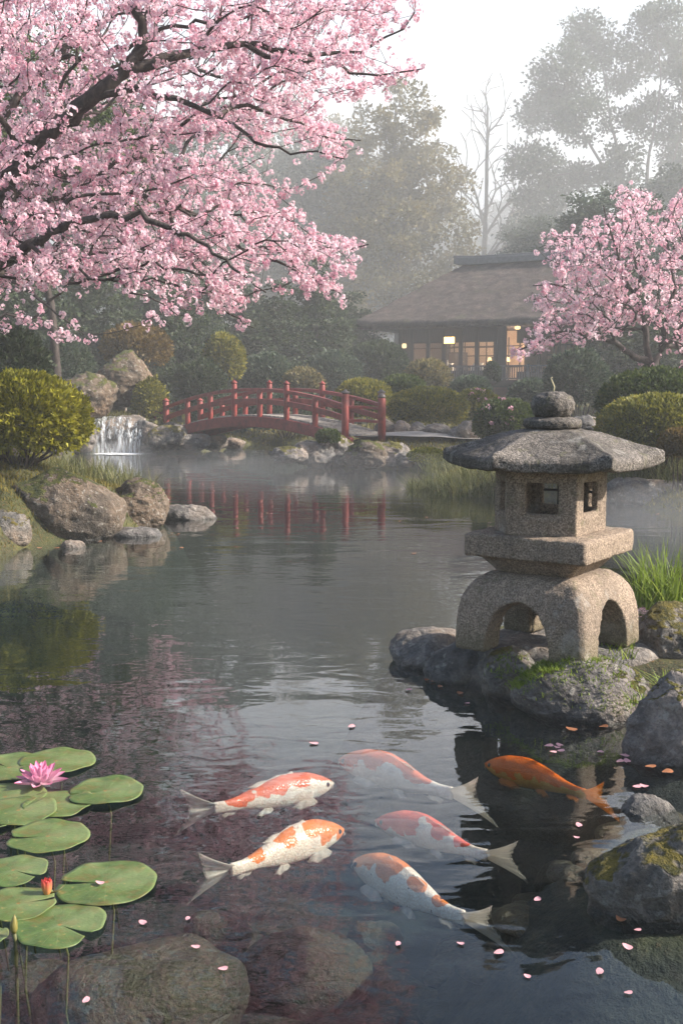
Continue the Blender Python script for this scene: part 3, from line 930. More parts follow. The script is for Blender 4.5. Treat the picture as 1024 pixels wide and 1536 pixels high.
koi('cream koi with an orange head and one orange flank patch, left of the middle', [(515, 1242), (462, 1258), (400, 1284), (350, 1304), (288, 1313)], -0.06, 3, ORG,
    [(0.05, 0, 0.10, 2.2), (0.19, 0.1, 0.12, 1.4), (0.33, 0.6, 0.06, 0.6), (0.55, 0.1, 0.09, 1.1), (0.80, 0.2, 0.06, 1.3)], WH, speck=0.4, fdir=-1, girth=1.05)
koi('koi with a solid red head and shoulders above the spotted koi', [(563, 1229), (625, 1243), (680, 1266), (722, 1281), (784, 1290)], -0.06, 4, (0.78, 0.10, 0.05),
    [(0.03, 0, 0.14, 2.6), (0.18, 0, 0.15, 1.8), (0.33, 0.2, 0.11, 1.2), (0.50, -0.2, 0.08, 0.7), (0.62, 0.3, 0.10, 0.9), (0.80, 0.2, 0.06, 1.0)], WH)
koi('big cream koi with orange speckles swimming nearest the viewer', [(531, 1290), (578, 1312), (632, 1345), (682, 1372), (756, 1394)], -0.05, 5, (0.74, 0.22, 0.06),
    [(0.12, 0.1, 0.08, 1.1), (0.22, 0.4, 0.08, 0.8), (0.37, 0.1, 0.13, 1.1), (0.64, 0.3, 0.06, 0.6), (0.83, 0.1, 0.05, 0.9), (0.04, 0.3, 0.04, 0.9)], WH, speck=1.0, girth=1.08)
koi('all orange koi swimming in the dark reflection of the lantern rocks', [(727, 1144), (790, 1160), (843, 1179), (882, 1193), (925, 1201)], -0.06, 6, (0.85, 0.16, 0.008),
    [(0.3, 0, 0.55, 1.5), (0.7, 0.3, 0.3, 1.1)], (0.62, 0.33, 0.06), (0.75, 0.24, 0.03))

# ============================================================ water lilies
def pad_mat():
    g = G('lily pad')
    v = g.coord()
    a = g.attr('ang'); r_ = g.attr('rad')
    vein = g.math('ABSOLUTE', g.math('SINE', g.math('MULTIPLY', a, 9.0)))
    vf = g.math('MULTIPLY', g.ramp(vein, [(0.0, 1.0), (0.10, 0.0)]), g.ramp(r_, [(0.0, 0.8), (0.95, 0.1)]))
    n = g.noise(v, 9, 5, 0.65); oi = g.n('ObjectInfo').outputs['Random']
    c = g.ramp(n, [(0.3, (0.035, 0.068, 0.016)), (0.55, (0.075, 0.125, 0.03)), (0.75, (0.13, 0.18, 0.05))])
    c = g.mix(g.math('MULTIPLY', oi, 0.5), c, (0.10, 0.14, 0.03))
    c = g.mix(vf, c, (0.25, 0.33, 0.10))
    sp = g.noise(g.coord('Object', (1, 1, 1), (5, 5, 0)), 45, 3, 0.6)
    c = g.mix(g.math('MULTIPLY', g.ramp(sp, [(0.64, 0.0), (0.69, 1.0)]), 0.8), c, (0.24, 0.20, 0.06))
    bl = g.noise(g.coord('Object', (1, 1, 1), (9, 2, 0)), 16, 5, 0.7)
    c = g.mix(g.math('MULTIPLY', g.ramp(bl, [(0.5, 0.0), (0.6, 1.0)]), 0.6), c, (0.13, 0.095, 0.025))
    gw = g.noise(g.coord('Object', (1, 1, 1), (2, 7, 0)), 5, 3, 0.6)
    c = g.mix(g.math('MULTIPLY', g.ramp(gw, [(0.42, 0.0), (0.6, 1.0)]), 0.35), c, (0.24, 0.29, 0.13))

    c = g.mix(g.ramp(r_, [(0.0, 0.9), (0.07, 0.0)]), c, (0.36, 0.16, 0.05))
    c = g.mix(g.ramp(g.math('ADD', r_, g.math('MULTIPLY', n, 0.06)), [(1.0, 0.0), (1.05, 0.8)]), c, (0.10, 0.04, 0.02))
    h = g.math('SUBTRACT', g.noise(v, 30, 4, 0.6), g.math('MULTIPLY', vf, 0.6))
    return g.end(g.pbsdf(c, 0.42, g.bump(h, 0.6, 0.006)))
M_PAD = pad_mat()
M_STEM = simple_mat('lily stem', (0.10, 0.10, 0.03), 0.6)
def pad(label, px, py, rpx, notch, seed, curl=0.0, z=0.006):
    p = at(px, py, z); m = math.hypot(p.y, CAMZ) / F
    rad = rpx * m
    r_ = np.random.default_rng(seed)
    NA, NRr = 96, 14
    V, an, ra = [], [], []
    gap = 0.13 + r_.uniform(0, 0.12)
    ph = r_.uniform(0, 6, 5)
    for j in range(NRr):
        q = j / (NRr - 1)
        for i in range(NA):
            u = i / (NA - 1)
            a = notch + gap * q ** 0.5 * 0.5 + (2 * math.pi - gap * q ** 0.5) * u
            e = 1 + 0.025 * math.sin(3 * a + ph[0]) + 0.018 * math.sin(7 * a + ph[1])
            lob = min(u, 1 - u)
            e *= 1 - 0.10 * math.exp(-(lob / 0.03) ** 2)
            rr = rad * q * e
            zz = 0.0025 * math.sin(5 * a + ph[2]) * q * q + 0.005 * q ** 6 * (0.4 + 0.6 * math.sin(2 * a + ph[3])) + curl * q ** 8 * max(0, math.sin(a + ph[4]))
            V.append((rr * math.cos(a), rr * math.sin(a), zz + 0.003 * math.sin(9 * a) * q ** 2 * 0.4)); an.append(a); ra.append(q)
    f = [(j*NA+i, j*NA+i+1, (j+1)*NA+i+1, (j+1)*NA+i) for j in range(NRr - 1) for i in range(NA - 1)]
    o = npmesh('leaf', V, np.array(f), M_PAD, attr={'ang': an, 'rad': ra})
    sm = o.modifiers.new('thickness', 'SOLIDIFY'); sm.thickness = 0.002; sm.offset = -1
    t = empty('lily_pad', p); tag(t, label, 'lily pad', 'lily pads floating at the left'); o.parent = t
    MB().tube([(0, 0, -0.004), (0.02, 0.01, -0.1), (0.0, 0.04, -0.3), (0.03, 0.06, -0.6)], [0.004] * 4, 6).build('stem', M_STEM, t, smooth=True)
    return t
pads = [(14, 1152, 60, 2.5, 'lily pad behind the pink lotus at the left picture edge'), (84, 1142, 56, 3.6, 'farthest lily pad, right behind the pink lotus'),
        (8, 1196, 60, 3.2, 'lily pad at the left of the pink lotus base'), (158, 1187, 55, 3.4, 'lily pad standing alone farthest to the right behind'),
        (88, 1205, 51, 2.9, 'lily pad just below the pink lotus'), (28, 1216, 56, 1.2, 'large lily pad overlapped by the one below the lotus'),
        (72, 1255, 58, 3.3, 'lily pad with a deep left notch below the lotus group'), (20, 1306, 50, 5.8, 'lily pad at the left edge above the red bud'),
        (160, 1324, 72, 3.2, 'biggest lily pad, right of the red bud, with a fallen petal'), (28, 1356, 54, 0.35, 'lily pad touching the red lotus bud from below'),
        (90, 1388, 64, 5.7, 'nearest lily pad, beside the green bud'), (-12, 1404, 24, 1.0, 'small lily pad cut by the bottom left picture edge'),
        (-14, 1237, 26, 2.0, 'small lily pad at the left edge between two rows')]
for i, (x, y, r0, nt, lb) in enumerate(pads):
    pad(lb, x, y, r0, nt, 300 + i, curl=0.006 if i % 3 == 0 else 0.0, z=0.006 + 0.004 * (i % 2))
def petal_mat(name, base, tip, trans=0.4):
    g = G(name)
    c = g.ramp(g.attr('len'), [(0.0, base), (0.35, base), (1.0, tip)])
    c = g.mix(g.math('MULTIPLY', g.ramp(g.math('SINE', g.math('MULTIPLY', g.attr('wid'), 40.0)), [(0.3, 0.0), (1.0, 1.0)]), 0.18), c, tip)
    return g.end(g.n('MixShader', {0: trans, 1: g.pbsdf(c, 0.5), 2: g.n('BsdfTranslucent', {'Color': c}).outputs[0]}).outputs[0])
M_LOTUS = petal_mat('pink lotus petal', (0.86, 0.60, 0.68), (0.80, 0.22, 0.42))
M_BUD = petal_mat('red lotus bud', (0.75, 0.35, 0.12), (0.72, 0.07, 0.08))
def add_petals(specs, name, mat, parent):
    """specs: (azimuth, elevation from the water, length, width, inward curl)"""
    for k, (az, el, ln, wd, cu) in enumerate(specs):
        V, le, wi = [], [], []
        n, m = 12, 7
        for i in range(n):
            s = i / (n - 1)
            w = wd * (math.sin(math.pi * min(1, s * 0.93 + 0.07) ** 0.85) ** 0.8) * (1 - 0.15 * s) + 0.002
            e = el + cu * s
            # position along the bent midrib
            x = ln * (math.cos(el + cu * s * 0.5) * s); z = ln * (math.sin(el + cu * s * 0.5) * s)
            for j in range(m):
                u = j / (m - 1) * 2 - 1
                cup = 0.35 * w * u * u
                V.append(((x + 0.008) * math.cos(az) - u * w / 2 * math.sin(az) - cup * math.sin(e) * math.cos(az),
                          (x + 0.008) * math.sin(az) + u * w / 2 * math.cos(az) - cup * math.sin(e) * math.sin(az), z + cup * math.cos(e)))
                le.append(s); wi.append(u)
        f = [(i*m+j, (i+1)*m+j, (i+1)*m+j+1, i*m+j+1) for i in range(n - 1) for j in range(m - 1)]
        npmesh(name, V, np.array(f), mat, parent, attr={'len': le, 'wid': wi})
lo = at(62, 1176, 0.012)
t = empty('lotus_flower', lo); tag(t, 'open pink lotus flower resting among the lily pads', 'lotus flower')
sp_ = []
for ring, (n, el, ln, wd, cu) in enumerate([(8, 0.12, 0.105, 0.046, 0.30), (9, 0.50, 0.100, 0.046, 0.42), (9, 0.88, 0.092, 0.042, 0.42), (7, 1.15, 0.080, 0.034, 0.30)]):
    for k in range(n):
        sp_.append((2 * math.pi * (k + 0.5 * (ring % 2)) / n + random.uniform(-.1, .1), el + random.uniform(-.06, .06), ln * random.uniform(.92, 1.06), wd, cu))
add_petals(sp_, 'petal', M_LOTUS, t)
MB().lathe([(0.012, 0.0), (0.016, 0.03), (0.014, 0.036)], 12).build('seed_head', simple_mat('lotus centre', (0.75, 0.45, 0.08), 0.6), t, smooth=True)
b = at(71, 1342, 0.01)
t = empty('lotus_bud', b); tag(t, 'small half open red lotus bud between two lily pads', 'lotus bud', 'lotus buds')
add_petals([(k * 1.05 + (k > 5) * 0.5, 1.05 + 0.12 * (k > 5), 0.052, 0.026, 0.75) for k in range(11)], 'petal', M_BUD, t)
MB().tube([(0.01, 0, 0.004), (0.035, 0.004, 0.012), (0.05, 0.02, 0.022)], [0.0035, 0.003, 0.002], 6).build('stem', M_STEM, t, smooth=True)
b = at(22, 1412, 0.0)
t = empty('lotus_bud', b); tag(t, 'closed slim green bud standing out of the water at the lower left', 'lotus bud', 'lotus buds')
MB().tube([(0, 0, -0.4), (0.004, 0, 0.0), (0.0, 0, 0.028)], [0.005, 0.005, 0.006], 8).build('stem', M_STEM, t, smooth=True)
MB().tube([(0, 0, 0.024), (0.0, 0, 0.038), (0.0, 0, 0.055), (0.002, 0, 0.07), (0.003, 0, 0.082)], [0.006, 0.011, 0.011, 0.006, 0.001], 10).build('bud', simple_mat('green bud', (0.20, 0.17, 0.04), 0.5), t, smooth=True)

# ---------------------------------------------- fallen petals and leaves on the water
M_PET = simple_mat('fallen cherry petal', (0.66, 0.34, 0.36), 0.6, var=0.25)
M_DLEAF = simple_mat('fallen brown leaf', (0.35, 0.14, 0.06), 0.7, var=0.5)
def petal_mesh(name, mat, seed, notch=0.25):
    r_ = np.random.default_rng(seed)
    V = [(0, 0, 0.001)]; n = 20
    for k in range(n):
        a = 2 * math.pi * k / n
        rr = 1 - notch * math.exp(-((a - math.pi) / 0.35) ** 2)
        x = math.cos(a) * 0.022 * rr; y = math.sin(a) * 0.014 * (1 + 0.2 * math.cos(a))* rr
        V.append((x, y, 0.003 + 0.002 * math.sin(2 * a + r_.uniform(0, 1))))
    f = [(0, 1 + k, 1 + (k + 1) % n) for k in range(n)]
    return npmesh(name, V, np.array(f), mat)
pp = petal_mesh('floating_petal', M_PET, 1)
tag(pp, 'pale pink cherry petal floating on the pond', 'petal', 'cherry petals floating on the water')
spots = [(597, 1416), (334, 1453), (293, 1420), (806, 1349), (790, 1464), (747, 1429), (899, 1458), (941, 1489), (955, 1395), (868, 1238), (864, 1256), (822, 1119),
         (835, 1121), (841, 1126), (829, 1128), (839, 1118), (955, 1180), (965, 1179), (948, 1268), (215, 1384), (282, 1378), (936, 1133), (940, 1142), (900, 1128),
         (930, 1142), (150, 1324), (527, 1090), (470, 1115), (130, 1500), (690, 1415), (603, 972), (612, 1035), (700, 1055), (940, 1420)]
for i, (x, y) in enumerate(spots):
    o = pp if i == 0 else pp.copy()
    if i: COL.objects.link(o)
    p = at(x, y, 0.004)
    if i == 25: p = at(x, y, 0.016)
    k = random.uniform(0.5, 0.85) if y > 1200 else random.uniform(0.8, 1.1)
    o.location = p; o.rotation_euler = (random.uniform(-.1, .1), random.uniform(-.1, .1), random.uniform(0, 6.3)); o.scale = (k, k, k)
lf = petal_mesh('floating_leaf', M_DLEAF, 2, 0.0)
tag(lf, 'small brown fallen leaf floating on the water', 'leaf', 'fallen leaves on the water')
spots = [(640, 1020), (660, 1030), (690, 1040), (650, 1022), (857, 1094), (905, 1090), (60, 822), (85, 822), (150, 812), (258, 800), (267, 801), (272, 822), (600, 782),
         (640, 776), (975, 1150), (1000, 1158), (905, 1360), (930, 1378), (400, 770), (620, 830), (350, 745), (860, 870), (560, 740), (985, 771)]
for i, (x, y) in enumerate(spots):
    o = lf if i == 0 else lf.copy()
    if i: COL.objects.link(o)
    o.location = at(x, y, 0.004); k = random.uniform(0.8, 1.5)
    o.rotation_euler = (0, 0, random.uniform(0, 6.3)); o.scale = (k, k, k)
# ============================================================ red bridge
def red_paint():
    g = G('worn red paint')
    v = g.coord()
    n = g.noise(v, 5, 6, 0.7); n2 = g.noise(v, 30, 4, 0.7)
    c = g.ramp(n, [(0.3, (0.10, 0.018, 0.014)), (0.55, (0.23, 0.032, 0.025)), (0.75, (0.33, 0.075, 0.055))])
    c = g.mix(g.math('MULTIPLY', g.ramp(n2, [(0.62, 0.0), (0.7, 1.0)]), 0.6), c, (0.14, 0.09, 0.07))
    return g.end(g.pbsdf(c, 0.55, g.bump(n2, 0.4, 0.006)))
M_RED = red_paint()
M_PLANK = simple_mat('grey weathered planks', (0.30, 0.27, 0.24), 0.85, var=0.5, scale=14, bump=0.6, bdist=0.01)
M_CAP = simple_mat('dark metal cap', (0.10, 0.08, 0.07), 0.45)
def build_bridge():
    Rn = Vector((0.08, 23.0, 0)); Ln = Vector((-4.45, 28.0, 0))
    ax = (Rn - Ln); L = ax.length; ax.normalize()
    side = Vector((-ax.y, ax.x, 0))      # towards the far rail
    if side.y < 0: side = -side
    W = 1.05
    t = empty('arched_bridge', (Ln + Rn) / 2 + Vector((0, 0, 0.55)))
    tag(t, 'red arched wooden footbridge with railings over the pond', 'bridge')
    org = t.location
    def zt(u): return 0.47 + 0.13 * u + 0.40 * (1 - (2 * u - 1) ** 2)
    def P(u, w, dz): return Ln + ax * (u * L) + side * w + Vector((0, 0, zt(u) + dz)) - org
    us = np.linspace(-0.02, 1.03, 36)
    for w in (-0.02, W + 0.02):
        MB().strip([P(u, w, -0.13) for u in us], 0.10, 0.24).build('arch_beam', M_RED, t, bevel=0.008)
    m = MB()
    n = 48
    for i in range(n):
        u = (i + 0.5) / n * 1.04 - 0.02
        a, b = P(u, 0.03, 0.01), P(u, W - 0.03, 0.01)
        m.bar(a, b, L / n * 0.93, 0.04)
    m.build('deck', M_PLANK, t)
    # rails and posts of both sides
    tall = {0, 3, 5, 7}
    for w, ts in ((0.0, range(8)), (W, range(8))):
        for dz, ww, hh in ((0.60, 0.10, 0.075), (0.34, 0.06, 0.12)):
            MB().strip([P(u, w, dz) for u in np.linspace(0.0, 1.0, 30)], ww, hh).build('rail', M_RED, t, bevel=0.01)
        for k in ts:
            u = k / 7
            h = 0.76 if k in tall else 0.60
            if k == 7 : h = 0.86
            pw = 0.155 if k in (0, 7) else 0.13
            b = P(u, w, -0.12); 
            prof = [(pw * 0.5, 0), (pw * 0.5, h * 0.96 + 0.12), (pw * 0.42, h + 0.12)]
            po = MB().lathe(prof, 20, tuple(b)).build('post', M_RED, t, smooth=False, bevel=0.006)
            for pl in po.data.polygons: pl.use_smooth = True
            if k in tall:
                MB().lathe([(pw * 0.3, h + 0.118), (pw * 0.56, h + 0.13), (pw * 0.58, h + 0.155), (pw * 0.3, h + 0.175), (0.02, h + 0.205), (0.004, h + 0.21)], 16, tuple(b)).build('post_cap', M_CAP if k == 7 else M_RED, po, smooth=True)
    # flared end: the near rail runs on to a last newel by the path
    nw = (Vector((0.84, 22.95, 0.60)) - org)
    a = P(1.0, 0.0, 0)
    MB().lathe([(0.082, -0.15), (0.082, 0.74), (0.07, 0.77)], 20, tuple(nw)).build('end_newel', M_RED, t, smooth=True)
    MB().lathe([(0.04, 0.765), (0.08, 0.78), (0.08, 0.81), (0.05, 0.85), (0.004, 0.87)], 16, tuple(nw)).build('newel_cap', M_CAP, t, smooth=True)
    for dz in (0.58, 0.30):
        MB().strip([a + Vector((0, 0, dz)), a.lerp(nw, 0.5) + Vector((0, 0, dz + 0.0)), nw + Vector((0, 0, dz - 0.03))], 0.06, 0.06).build('end_rail', M_RED, t, bevel=0.01)
    wl = P(0, 0, 0) + Vector((-0.32, 0.15, 0))
    MB().box(wl + Vector((0, 0, 0.2)), (0.07, 0.07, 0.6)).build('end_post', M_RED, t, bevel=0.01)
    MB().strip([P(0, 0, 0.47), wl + Vector((0, 0, 0.47))], 0.06, 0.06).build('end_rail', M_RED, t, bevel=0.01)
build_bridge()
# gravel landing and path
def gravel():
    g = G('pale gravel')
    v = g.wpos()
    n = g.noise(v, 40, 4, 0.7); b = g.noise(v, 3, 4, 0.6)
    c = g.ramp(n, [(0.3, (0.20, 0.18, 0.155)), (0.7, (0.44, 0.40, 0.355))])
    c = g.mix(g.ramp(b, [(0.45, 0.0), (0.7, 0.5)]), c, (0.16, 0.14, 0.10))
    return g.end(g.pbsdf(c, 0.9, g.bump(n, 0.5, 0.01)))
def build_path():
    cl = [(0.2, 23.9, 1.25), (0.9, 23.6, 1.4), (1.8, 23.35, 1.3), (2.8, 23.5, 1.15), (3.8, 24.0, 1.1), (5.2, 24.6, 1.1), (7.5, 25.2, 1.1), (11, 26, 1.1)]
    pts = catmull([(a, b, w) for a, b, w in cl], 60)
    V = []
    for i, p in enumerate(pts):
        d = (pts[min(i + 1, 59)] - pts[max(i - 1, 0)]); d.z = 0; d.normalize(); s = Vector((-d.y, d.x, 0))
        for k in range(9):
            u = k / 8 - 0.5
            q = Vector((p.x, p.y, 0)) + s * u * p.z * (1 + 0.06 * math.sin(i * 0.9 + k))
            V.append([q.x, q.y, 0])
    V = np.array(V); z = gz(V[:, 0], V[:, 1])
    Z = z.reshape(60, 9); zm = Z.mean(1, keepdims=True)
    Z = np.maximum(Z, zm) + 0.035
    k = np.ones(9) / 9
    V[:, 2] = Z.ravel()
    f = [(i*9+j, (i+1)*9+j, (i+1)*9+j+1, i*9+j+1) for i in range(59) for j in range(8)]
    tag(npmesh('path', V, np.array(f), gravel()), 'pale gravel path leading from the bridge', 'path', kind='structure')
build_path()

# ============================================================ tea house
M_WOOD = simple_mat('dark brown timber', (0.060, 0.042, 0.034), 0.75, var=0.4, scale=10, bump=0.4, stretch=(1, 1, 0.3))
M_BOARD = simple_mat('dark board wall', (0.075, 0.055, 0.048), 0.8, var=0.4, scale=8, bump=0.4, stretch=(4, 4, 0.2))
M_PLASTER = simple_mat('warm plaster', (0.62, 0.46, 0.33), 0.9, var=0.15, scale=3)
M_RAIL = simple_mat('grey weathered timber', (0.13, 0.12, 0.12), 0.8, var=0.4, scale=10)
M_TILE = simple_mat('grey ridge tiles', (0.12, 0.12, 0.125), 0.6, var=0.4, scale=6)
M_CLOTH = simple_mat('white tablecloth', (0.75, 0.73, 0.70), 0.8, var=0.1)
M_BRICKF = simple_mat('red brown footing', (0.20, 0.09, 0.07), 0.9, var=0.4, scale=5)
def thatch_mat():
    g = G('old thatch')
    v = g.coord('Object', (1, 1, 1))
    n = g.noise(v, 2.2, 6, 0.7); n2 = g.noise(g.coord('Object', (3, 0.8, 2)), 9, 5, 0.75)
    c = g.ramp(g.math('ADD', g.math('MULTIPLY', n, 0.45), g.math('MULTIPLY', n2, 0.55)), [(0.32, (0.018, 0.013, 0.012)), (0.5, (0.06, 0.044, 0.038)), (0.64, (0.16, 0.12, 0.10))])
    c = g.mix(g.ramp(g.noise(v, 0.9, 4, 0.7), [(0.55, 0.0), (0.7, 0.4)]), c, (0.10, 0.11, 0.05))
    return g.end(g.pbsdf(c, 0.95, g.bump(n2, 0.9, 0.08)))
def emit_mat(name, c, s):
    g = G(name); return g.end(g.n('Emission', {'Color': (*c, 1), 'Strength': s}).outputs[0])
def glass_mat():
    g = G('window glass')
    fr = g.n('Fresnel', {'IOR': 1.45}).outputs[0]
    return g.end(g.n('MixShader', {0: fr, 1: g.n('BsdfTransparent', {'Color': (0.92, 0.93, 0.93, 1)}).outputs[0], 2: g.n('BsdfGlossy', {'Roughness': 0.03}).outputs[0]}).outputs[0])
def build_house():
    RZ = R(-29)
    org = Vector((2.94, 55.0, 0.9))
    h = empty('tea_house', org, RZ); tag(h, 'dark timber tea house with a thatched hipped roof and lit windows', 'house')
    FL = 1.0     # floor above the origin
    EV = 3.55    # wall top
    # roof: thatch over a rectangle, hipped, ridge along x
    x0, x1, y0, y1 = -1.75, 11.6, -1.5, 8.0
    rx0, rx1, ry = 2.0, 8.2, 3.2
    nu, nv = 320, 60
    def per(u):
        """perimeter point and its ridge point"""
        per_l = [(x0, y0), (x1, y0), (x1, y1), (x0, y1)]
        k = int(u * 4) % 4; f = u * 4 - int(u * 4)
        a, b_ = per_l[k], per_l[(k + 1) % 4]
        x, y = a[0] + (b_[0] - a[0]) * f, a[1] + (b_[1] - a[1]) * f
        if k == 0: rp = (rx0 + (rx1 - rx0) * f, ry)
        elif k == 1: rp = (rx1, ry)
        elif k == 2: rp = (rx1 + (rx0 - rx1) * f, ry)
        else: rp = (rx0, ry)
        return x, y, rp[0], rp[1], f
    V = []
    HR = 3.05
    prof = []
    for i in range(nu):
        x, y, a, b_, f = per(i / nu)
        lift = 0.16 * abs(2 * f - 1) ** 5
        col = []
        col.append((x + (a - x) * 0.16, y + (b_ - y) * 0.16, EV + 0.10))
        col.append((x + (a - x) * 0.03, y + (b_ - y) * 0.03, EV - 0.02 + lift * 0.6))
        col.append((x, y, EV + 0.02 + lift))
        col.append((x, y, EV + 0.20 + lift))
        col.append((x + (a - x) * 0.02, y + (b_ - y) * 0.02, EV + 0.30 + lift))
        for j in range(1, nv):
            q = j / (nv - 1)
            z = EV + 0.30 + HR * (q ** 1.08) + 0.10 * math.sin(q * math.pi)
            col.append((x + (a - x) * (0.02 + 0.98 * q), y + (b_ - y) * (0.02 + 0.98 * q), z + lift * (1 - q) ** 3))
        prof.append(col)
    nc = len(prof[0])
    V = np.array(prof).reshape(-1, 3)
    V[:, 2] += 0.09 * fbm(V * 1.1, 4) + 0.09 * fbm(V * 4, 3)
    f = [(i*nc+j, ((i+1) % nu)*nc+j, ((i+1) % nu)*nc+j+1, i*nc+j+1) for i in range(nu) for j in range(nc - 1)]
    roof = npmesh('roof', V, np.array(f), thatch_mat(), h)
    zr = EV + 0.30 + HR
    rd = MB()
    rd.strip([(rx0 - 0.45, ry, zr + 0.16), (rx0 + 0.6, ry, zr + 0.08), (rx1 - 0.6, ry, zr + 0.08), (rx1 + 0.45, ry, zr + 0.16)], 0.75, 0.34)
    rd.strip([(rx0 - 0.55, ry, zr + 0.37), (rx0 + 0.6, ry, zr + 0.30), (rx1 - 0.6, ry, zr + 0.30), (rx1 + 0.55, ry, zr + 0.37)], 0.42, 0.12)
    rd.build('ridge', M_TILE, roof, bevel=0.03)
    m = MB()
    for x in np.arange(x0 + 0.15, x1, 0.28): m.box((x, y0 + 0.75, EV + 0.0), (0.07, 1.5, 0.08))
    for y in np.arange(y0 + 0.3, y1, 0.28): m.box((x0 + 0.8, y, EV - 0.003), (1.5, 0.07, 0.08))
    m.build('rafters', M_WOOD, roof)
    # sliding screens along the back wall, seen through the windows
    sc_ = MB()
    for x in np.arange(0.3, 9.2, 0.62):
        sc_.box((x, 5.98, FL + 1.15), (0.05, 0.05, 2.3))
    for z in (0.05, 0.75, 1.35, 1.85): sc_.box((4.7, 5.95, FL + z), (9.0, 0.04, 0.05))
    sc_.build('back_screen', M_WOOD, h)
    # body
    LW, DP = 5.45, 6.2
    def wall(nm, c, s, mat=M_BOARD): return MB().box(c, s).build(nm, mat, h)
    wall('footing', (4.6, 2.9, 0.42), (9.6, 6.6, 0.9), M_BRICKF)
    wall('floor', (4.6, 2.2, FL - 0.06), (10.0, 8.2, 0.14), M_WOOD)
    wall('back_wall', (4.6, 6.1, (FL + EV) / 2), (9.8, 0.12, EV - FL + 0.2), M_PLASTER)
    wall('side_wall', (0.0, 3.05, (FL + EV) / 2), (0.12, 5.9, EV - FL + 0.2))
    wall('side_wall', (9.5, 3.4, (FL + EV) / 2), (0.12, 5.2, EV - FL + 0.2))
    wall('partition', (5.5, 4.2, (FL + EV) / 2), (0.10, 3.6, EV - FL + 0.2), M_PLASTER)
    wall('ceiling', (4.6, 3.0, EV + 0.12), (9.8, 6.2, 0.06), M_WOOD)
    wall('lintel_wall', (LW / 2, 0, EV - 0.32), (LW, 0.12, 0.72))
    wall('sill_wall', (LW / 2, 0, FL + 0.24), (LW, 0.12, 0.38))
    wall('recess_wall', (7.5, 1.5, EV - 0.35), (4.0, 0.12, 0.78))
    wall('recess_sill_wall', (7.5, 1.5, FL + 0.24), (4.0, 0.12, 0.38))
    # bay posts, transom and glass
    bays = [0.0, 0.62, 1.5, 2.35, 3.22, 4.05, 5.0, LW]
    for i, x in enumerate(bays):
        MB().box((x, -0.03, (FL + EV) / 2), (0.15, 0.16, EV - FL)).build('post', M_WOOD, h, bevel=0.01)
    for x in (6.6, 7.6, 8.6, 9.5):
        MB().box((x, 1.47, (FL + EV) / 2), (0.13, 0.16, EV - FL)).build('post', M_WOOD, h, bevel=0.01)
    gl = glass_mat()
    M_SHOJI = simple_mat('paper screen', (0.42, 0.38, 0.34), 0.9, var=0.1)
    for i in range(len(bays) - 1):
        a, b_ = bays[i] + 0.075, bays[i + 1] - 0.075
        za, zb = FL + 0.43, EV - 0.68
        if i in (0, 6):
            wall('screen_panel', ((a + b_) / 2, 0.0, (za + zb) / 2), (b_ - a, 0.05, zb - za), M_BOARD); continue
        fr = MB()
        fr.box(((a + b_) / 2, -0.035, zb - 0.30), (b_ - a, 0.03, 0.035))
        for (cx, cz, sx, sz) in (((a + b_) / 2, za + 0.025, b_ - a, 0.05), ((a + b_) / 2, zb - 0.025, b_ - a, 0.05), (a + 0.02, (za + zb) / 2, 0.04, zb - za - 0.1), (b_ - 0.02, (za + zb) / 2, 0.04, zb - za - 0.1)):
            fr.box((cx, -0.02, cz), (sx, 0.06, sz))
        wo = fr.build('window', M_WOOD, h)
        MB().box(((a + b_) / 2, -0.02, (za + zb) / 2), (b_ - a - 0.08, 0.012, zb - za - 0.1)).build('pane', gl, wo)
    # the lit sign box under the eaves
    MB().box((2.72, -0.30, EV - 0.62), (0.50, 0.10, 0.30)).build('lit_box', emit_mat('warm lit box', (1.0, 0.66, 0.16), 2.6), h)
    MB().box((2.72, -0.23, EV - 0.62), (0.60, 0.03, 0.40)).build('lit_box_frame', M_WOOD, h)
    MB().lathe([(0.08, 0), (0.11, 0.05), (0.11, 0.17), (0.08, 0.22)], 14, (0.28, -0.2, EV - 0.95)).build('wall_lamp', emit_mat('faint wall lamp', (1.0, 0.7, 0.35), 0.8), h)
    MB().lathe([(0.08, 0), (0.14, 0.05), (0.12, 0.17), (0.08, 0.2)], 14, (5.9, 0.4, EV - 0.15)).build('wall_lamp', emit_mat('warm porch lamp', (1.0, 0.65, 0.25), 1.2), h)
    # veranda
    MB().box((5.2, -0.75, FL - 0.10), (7.6, 1.4, 0.12)).build('veranda', M_RAIL, h)
    MB().box((5.2, -1.44, FL - 0.22), (7.7, 0.10, 0.20)).build('veranda_edge', M_WOOD, h)
    rl = MB()
    for zz in (0.66, 0.08): rl.box((5.2, -1.38, FL + zz), (7.6, 0.07, 0.07))
    rl.box((1.45, -0.72, FL + 0.66), (0.07, 1.3, 0.07))
    ra = rl.build('railing', M_RAIL, h)
    pk = MB()
    for x in np.arange(1.5, 9.0, 0.115): pk.box((x, -1.38, FL + 0.37), (0.045, 0.035, 0.52))
    pk.build('pickets', M_RAIL, ra)
    for x in (1.45, 3.3, 5.2, 7.1, 8.95):
        MB().box((x, -1.38, FL + 0.34), (0.10, 0.10, 0.80)).build('railing_post', M_RAIL, h)
    for x in (1.6, 3.4, 5.2, 7.0, 8.8):
        MB().box((x, -1.2, 0.3), (0.16, 0.16, 1.1)).build('veranda_post', M_WOOD, h)
    # stone steps? none seen. Interior furniture and lamps stay things of their own
    Mh = Matrix.Translation(org) @ Matrix.Rotation(RZ, 4, 'Z')
    lamp_m = emit_mat('glowing lamp shade', (1.0, 0.62, 0.28), 1.3)
